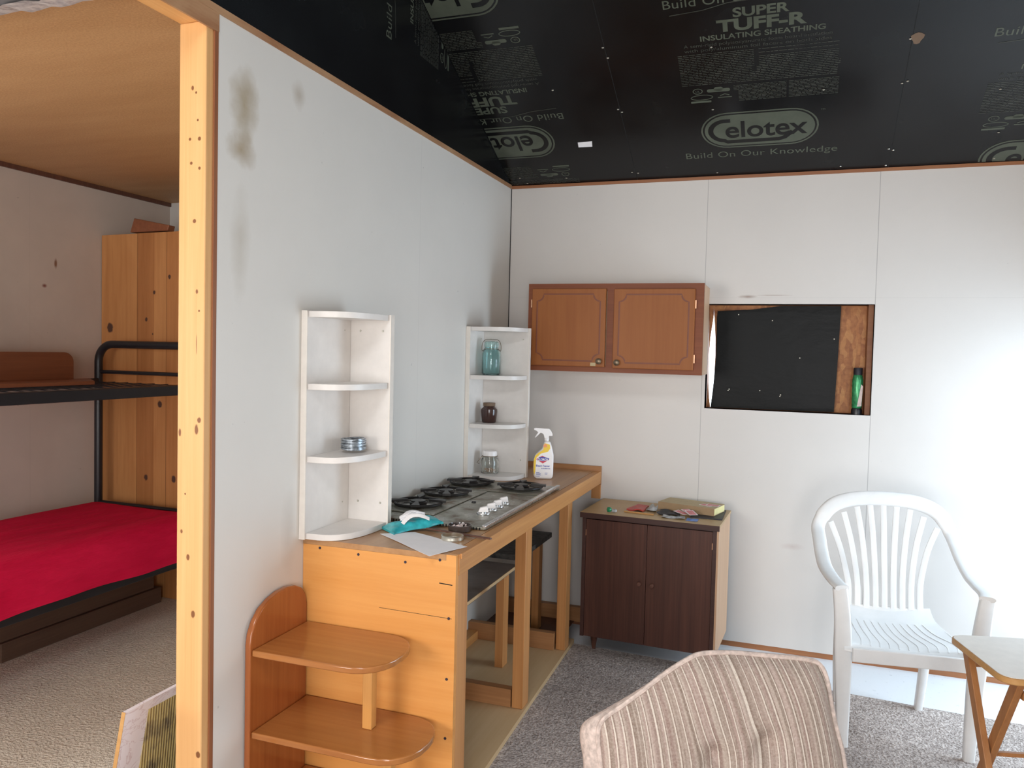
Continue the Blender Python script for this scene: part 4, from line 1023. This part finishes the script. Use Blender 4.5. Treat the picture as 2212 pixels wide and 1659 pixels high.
# laminate panel leaning behind the doorway stud
t = thing('laminate_panel', 'pink and white marbled laminate panel leaning beside the doorway stud', 'panel', (-.2, -2.4, .0095))
top, bot = -.150, -.245; zt_ = .497
def lean(x_off, y0, y1, z0, z1, th):
    bm = bmesh.new(); vs = []
    for z in (z0, z1):
        xc = bot+(top-bot)*(z-.0095)/(zt_-.0095)+x_off
        for y in (y0, y1):
            for d in (0, th): vs.append(bm.verts.new((xc-d, y, z)))
    for f in ((0, 1, 3, 2), (4, 6, 7, 5), (0, 2, 6, 4), (1, 5, 7, 3), (0, 4, 5, 1), (2, 3, 7, 6)): bm.faces.new([vs[i] for i in f])
    return bm
obj('panel', lean(0, -2.565, -2.0, .0095, zt_, .012), 'marble', t)
obj('edge_band', lean(.0003, -2.5665, -2.5652, .0095, zt_+.0005, .0125), 'tray_edge', t, label='thin orange brown edge')
obj('bare_patch', lean(.0022, -2.478, -2.06, .02, zt_-.028, .002), 'glue', t, label='bare patch of yellow ribbed adhesive')

# ------------------------------------------------------------ white resin chair
ch = thing('resin_chair', 'white plastic high back garden armchair with fanned back slats', 'chair', (1.942, -.702, .009), 7.4)
def yb(z): return .082+.2*z
loopP = [(.250, -.245, .622), (.262, -.20, .628), (.268, -.10, .630), (.272, .0, .640), (.272, .09, .672), (.270, .165, .715)]
backP = [(.266, yb(.765), .76), (.236, yb(.82), .82), (.190, yb(.86), .860), (.120, yb(.885), .882), (.04, yb(.893), .890)]
half = loopP+backP; full = half + [(-x-.0, y, z) for x, y, z in reversed(half)]
sp = smooth_path(full, 6); NN = len(sp)
ups = []
for p in sp:
    f_ = max(0, min(1, (p.z-.64)/.10)); ups.append(Vector((0, -.98*f_, 1-f_+.2*f_)).normalized() if f_ < 1 else Vector((0, -1, .2)))
wsl = [1.0+.12*(1 if p.z > .8 else 0) for p in sp]
bm = bmesh.new(); sweep(bm, sp, .056, .022, ups=ups, n=12, sq=.7, ws=wsl); obj('back_and_arm_frame', bm, 'chair_plastic', ch, local=True, smooth=True, smooth_angle=60)
# seat
bm = bmesh.new(); NX, NY = 20, 24; g = []
for i in range(NX+1):
    row = []
    for j in range(NY+1):
        u, v = i/NX*2-1, j/NY
        hw = .235-.055*v; x = u*hw; y = -.262+v*.435+.012*u*u*(1-v)
        z = .405+.010*u*u - .022*math.sin(math.pi*min(1, v*1.1))*(1-.5*u*u)
        if v < .08: z -= (.08-v)**2*3.5
        if v > .85: z += (v-.85)**2*1.6
        row.append(bm.verts.new((x, y, z)))
    g.append(row)
for i in range(NX):
    for j in range(NY): bm.faces.new((g[i][j], g[i+1][j], g[i+1][j+1], g[i][j+1]))
r_ = bmesh.ops.extrude_face_region(bm, geom=bm.faces[:]); bmesh.ops.translate(bm, verts=[v for v in r_['geom'] if isinstance(v, bmesh.types.BMVert)], vec=(0, 0, -.008))
seat = obj('seat', bm, 'chair_plastic', ch, local=True, smooth=True, smooth_angle=60)
bm = bmesh.new()
bar(bm, (-.208, -.257, .374), (.208, -.257, .374), .012, .054); bar(bm, (-.226, -.215, .380), (-.180, .165, .390), .010, .040); bar(bm, (.226, -.215, .380), (.180, .165, .390), .010, .040)
obj('seat_apron', bm, 'chair_plastic', ch, local=True, bevel=.004)
bm = bmesh.new()
for i in range(-5, 6):
    pts = [(i*.034, -.225, .394), (i*.034+.02, -.12, .3945-.002), (i*.030, -.0, .389), (i*.028-.01, .09, .390)]
    def sz(x, y):
        u = x/(.235-.055*((y+.262)/.435)); v = (y+.262)/.435; return .405+.010*u*u-.022*math.sin(math.pi*min(1, v*1.1))*(1-.5*u*u)+.0008
    bm_p = [(p.x, p.y, sz(p.x, p.y)) for p in smooth_path(pts, 5)]
    sweep(bm, bm_p, .005, .0012, n=6)
obj('seat_rib', bm, 'chair_plastic', seat, local=True, smooth=True)['kind'] = 'stuff'
# lower back panel joining slats to the seat
bm = bmesh.new(); g = []
for i in range(13):
    u = i/12*2-1; col = []
    for j in range(5):
        z = .395+.050*j/4; hw = .178-.022*j/4; col.append(bm.verts.new((u*hw, yb(z)+.004-.012*(1-u*u), z)))
    g.append(col)
for i in range(12):
    for j in range(4): bm.faces.new((g[i][j], g[i+1][j], g[i+1][j+1], g[i][j+1]))
r_ = bmesh.ops.extrude_face_region(bm, geom=bm.faces[:]); bmesh.ops.translate(bm, verts=[v for v in r_['geom'] if isinstance(v, bmesh.types.BMVert)], vec=(0, .008, 0))
obj('lower_back', bm, 'chair_plastic', ch, local=True, smooth=True)
for i in range(9):
    u = (i-4)/4; xb = u*.142; xt = u*.215; zt2 = .865-.085*abs(u)**2.5-.0*abs(u)
    pts = [(xb, yb(.44)-.008*(1-u*u), .44), (xb*1.0+.0*u, yb(.52)-.008*(1-u*u), .52), (xb+(xt-xb)*.14, yb(.62)-.007*(1-u*u), .44+(zt2-.44)*.42), (xb+(xt-xb)*.48, yb(.73)-.004*(1-u*u), .44+(zt2-.44)*.71), (xt, yb(zt2), zt2)]
    bm = bmesh.new(); sweep(bm, smooth_path(pts, 5), .025, .008, up=(0, -1, .2), n=8, sq=.6)
    obj('back_slat', bm, 'chair_plastic', ch, local=True, smooth=True)
def lleg(x, y, xt, yt, zt, s, back=False, zs=.40):
    # L-section leg: wide face plus return
    bm = bmesh.new(); w0, w1 = (.034, .058) if not back else (.034, .05)
    P_ = smooth_path([(x, y, .0005), ((x*.6+xt*.4), (y*.6+yt*.4), zs*.6), (xt, yt, zt)], 6)
    sweep(bm, P_, .030, .034, up=(0, 1, 0), n=12, sq=.45, ws=[1.0+.6*min(1, p.z/.38) for p in P_])
    box(bm, x-.017, x+.017, y-.017, y+.017, .0005, .008)
    obj('leg', bm, 'chair_plastic', ch, local=True, smooth=True, smooth_angle=50)
for s in (-1, 1):
    P_ = smooth_path([(s*.222, -.215, .0005), (s*.228, -.220, .20), (s*.236, -.228, .40), (s*.244, -.232, .52), (s*.256, -.232, .618)], 6)
    bm = bmesh.new(); sweep(bm, P_, .046, .030, up=(0, 1, 0), n=14, sq=.45, ws=[.85+.55*min(1, p.z/.36)-.25*max(0, min(1, (p.z-.40)/.2)) for p in P_])
    obj('leg', bm, 'chair_plastic', ch, local=True, smooth=True, smooth_angle=50)
    P_ = smooth_path([(s*.163, .215, .0005), (s*.172, .192, .18), (s*.176, .155, .382)], 6)
    bm = bmesh.new(); sweep(bm, P_, .034, .036, up=(0, 1, 0), n=14, sq=.45, ws=[.9+.35*min(1, p.z/.36) for p in P_])
    obj('leg', bm, 'chair_plastic', ch, local=True, smooth=True, smooth_angle=50)

# ------------------------------------------------------------ folding tray table
TZ = .62
tt = thing('tray_table', 'small folding wooden tray table with pale top at the right edge', 'table', (2.30, -1.46, .009), 14)
hx_, hy_ = .245, .178; zz = TZ-.009
bm = bmesh.new(); prism(bm, rrect(-hx_, hx_, -hy_, hy_, .045, 6), 'Z', zz-.020, zz-.0015); obj('top', bm, 'tray_edge', tt, bevel=.003, local=True)
bm = bmesh.new(); prism(bm, rrect(-hx_+.005, hx_-.005, -hy_+.005, hy_-.005, .041, 6), 'Z', zz-.0014, zz); obj('top_face', bm, M['lam_pale'] if 'lam_pale' in M else 'white_edge', tt, local=True, label='pale laminate face')
for sx in (-1, 1):
    xo, xi = sx*.205, sx*.181
    bm = bmesh.new(); bar(bm, (xo, hy_-.055, zz-.022), (xo, -hy_+.01, .0005), .020, .034, (0, 1, 0)); obj('leg', bm, 'tray_leg', tt, bevel=.002, local=True)
    bm = bmesh.new(); bar(bm, (xi, -hy_+.045, zz-.022), (xi, hy_-.02, .0005), .020, .034, (0, 1, 0)); obj('leg', bm, 'tray_leg', tt, bevel=.002, local=True)
for y, z, a in ((hy_-.062, .545, .205), (-hy_+.05, .545, .181), (hy_-.04, .08, .181), (-hy_+.03, .08, .205)):
    bm = bmesh.new(); bar(bm, (-a+.011, y, z), (a-.011, y, z), .018, .022); obj('crossbar', bm, 'tray_leg', tt, local=True)
bm = bmesh.new(); bar(bm, (-.192+.0, .02, .303), (.192, .02, .303), .012, .012); obj('pivot_rod', bm, 'tray_leg', tt, local=True)

# ------------------------------------------------------------ striped armchair
ac = thing('striped_armchair', 'upholstered armchair in pink and beige stripes seen at the bottom edge', 'armchair', (1.36, -2.10, .009), 20)
OUT = [(-.30, .24), (-.299, .32), (-.296, .40), (-.305, .48), (-.294, .523), (-.244, .559), (-.185, .600), (-.123, .645), (-.066, .679), (-.027, .694), (.052, .698), (.152, .692), (.249, .685), (.288, .672), (.305, .635), (.313, .581), (.322, .526), (.338, .456), (.345, .38), (.345, .24)]
def tl(z): return -.2126*(z-.45)
def dens(P_, k=4):
    P3 = smooth_path([(x, 0, z) for x, z in P_], k); return [(p.x, p.z) for p in P3]
O2 = dens(OUT, 4); cxz = (.02, .42); tufts = [(.127, .489), (-.005, .455), (.20, .36), (-.10, .36)]
def tf(x, z):
    s_ = 0
    for a, b in tufts:
        d2 = (x-a)**2+(z-b)**2; s_ += .034*math.exp(-d2/.0010)+.010*math.exp(-((x-a)**2)/.0004-((z-b+.05)**2)/.004)
    return s_
bm = bmesh.new(); RN = 16; rings = []
for r in range(1, RN+1):
    f_ = r/RN; ring = []
    for x, z in O2:
        X, Z = cxz[0]+(x-cxz[0])*f_, cxz[1]+(z-cxz[1])*f_
        bul = .055*(1-f_**5)**.6
        ring.append(bm.verts.new((X, -tl(Z)*-1*-1*1.0 - bul + tf(X, Z)*(1 if f_ < .97 else 0), Z)))
    rings.append(ring)
for a, b in zip(rings, rings[1:]):
    for i in range(len(O2)): bm.faces.new((a[i], a[(i+1) % len(O2)], b[(i+1) % len(O2)], b[i]))
cv = bm.verts.new((cxz[0], -tl(cxz[1])-.055, cxz[1]))
for i in range(len(O2)): bm.faces.new((cv, rings[0][i], rings[0][(i+1) % len(O2)]))
obj('inside_back', bm, 'stripe', ac, local=True, smooth=True, smooth_angle=180)
# outer back shell behind the welt
bm = bmesh.new(); prev = None
sec = [(1.0, .004), (1.07, .014), (1.125, .04), (1.125, .08), (1.06, .115), (.9, .128)]
rings = []
for sc_, dy in sec:
    rings.append([bm.verts.new((cxz[0]+(x-cxz[0])*(sc_ if x < 0 else 1+(sc_-1)*.25), -tl(z)+dy, (z - dy*.95*max(0, z-.3)/.4) if z > .31 else z)) for x, z in O2])
for a, b in zip(rings, rings[1:]):
    for i in range(len(O2)): bm.faces.new((a[i], a[(i+1) % len(O2)], b[(i+1) % len(O2)], b[i]))
bm.faces.new(rings[-1])
obj('outside_back', bm, 'welt', ac, local=True, smooth=True, smooth_angle=70)
bm = bmesh.new(); sweep(bm, [(x, -tl(z)-.002, z) for x, z in O2], .014, .014, up=(0, 1, 0), n=8); obj('piping', bm, 'welt', ac, local=True, smooth=True)
for a, b in tufts:
    bm = bmesh.new(); lathe(bm, [(.009, -.001), (.008, -.005), (.0001, -.007)], (a, -tl(b)-.055+tf(a, b)+.002, b), 12, 'Y'); obj('button', bm, 'stripe', ac, local=True, smooth=True)
bm = bmesh.new(); prism(bm, rrect(-.27, .31, -.58, -.03, .05), 'Z', .23, .335); obj('seat_cushion', bm, 'stripe', ac, local=True, bevel=.03, seg=3)
bm = bmesh.new(); box(bm, -.30, .345, -.56, .10, .10, .229); obj('base', bm, 'stripe', ac, local=True, bevel=.01)
for x, y in ((-.26, -.52), (.30, -.52), (-.26, .06), (.30, .06)):
    bm = bmesh.new(); lathe(bm, [(.014, .0005), (.024, .0995)], (x, y, 0), 12); obj('leg', bm, 'dark_wood', ac, local=True, smooth=True)
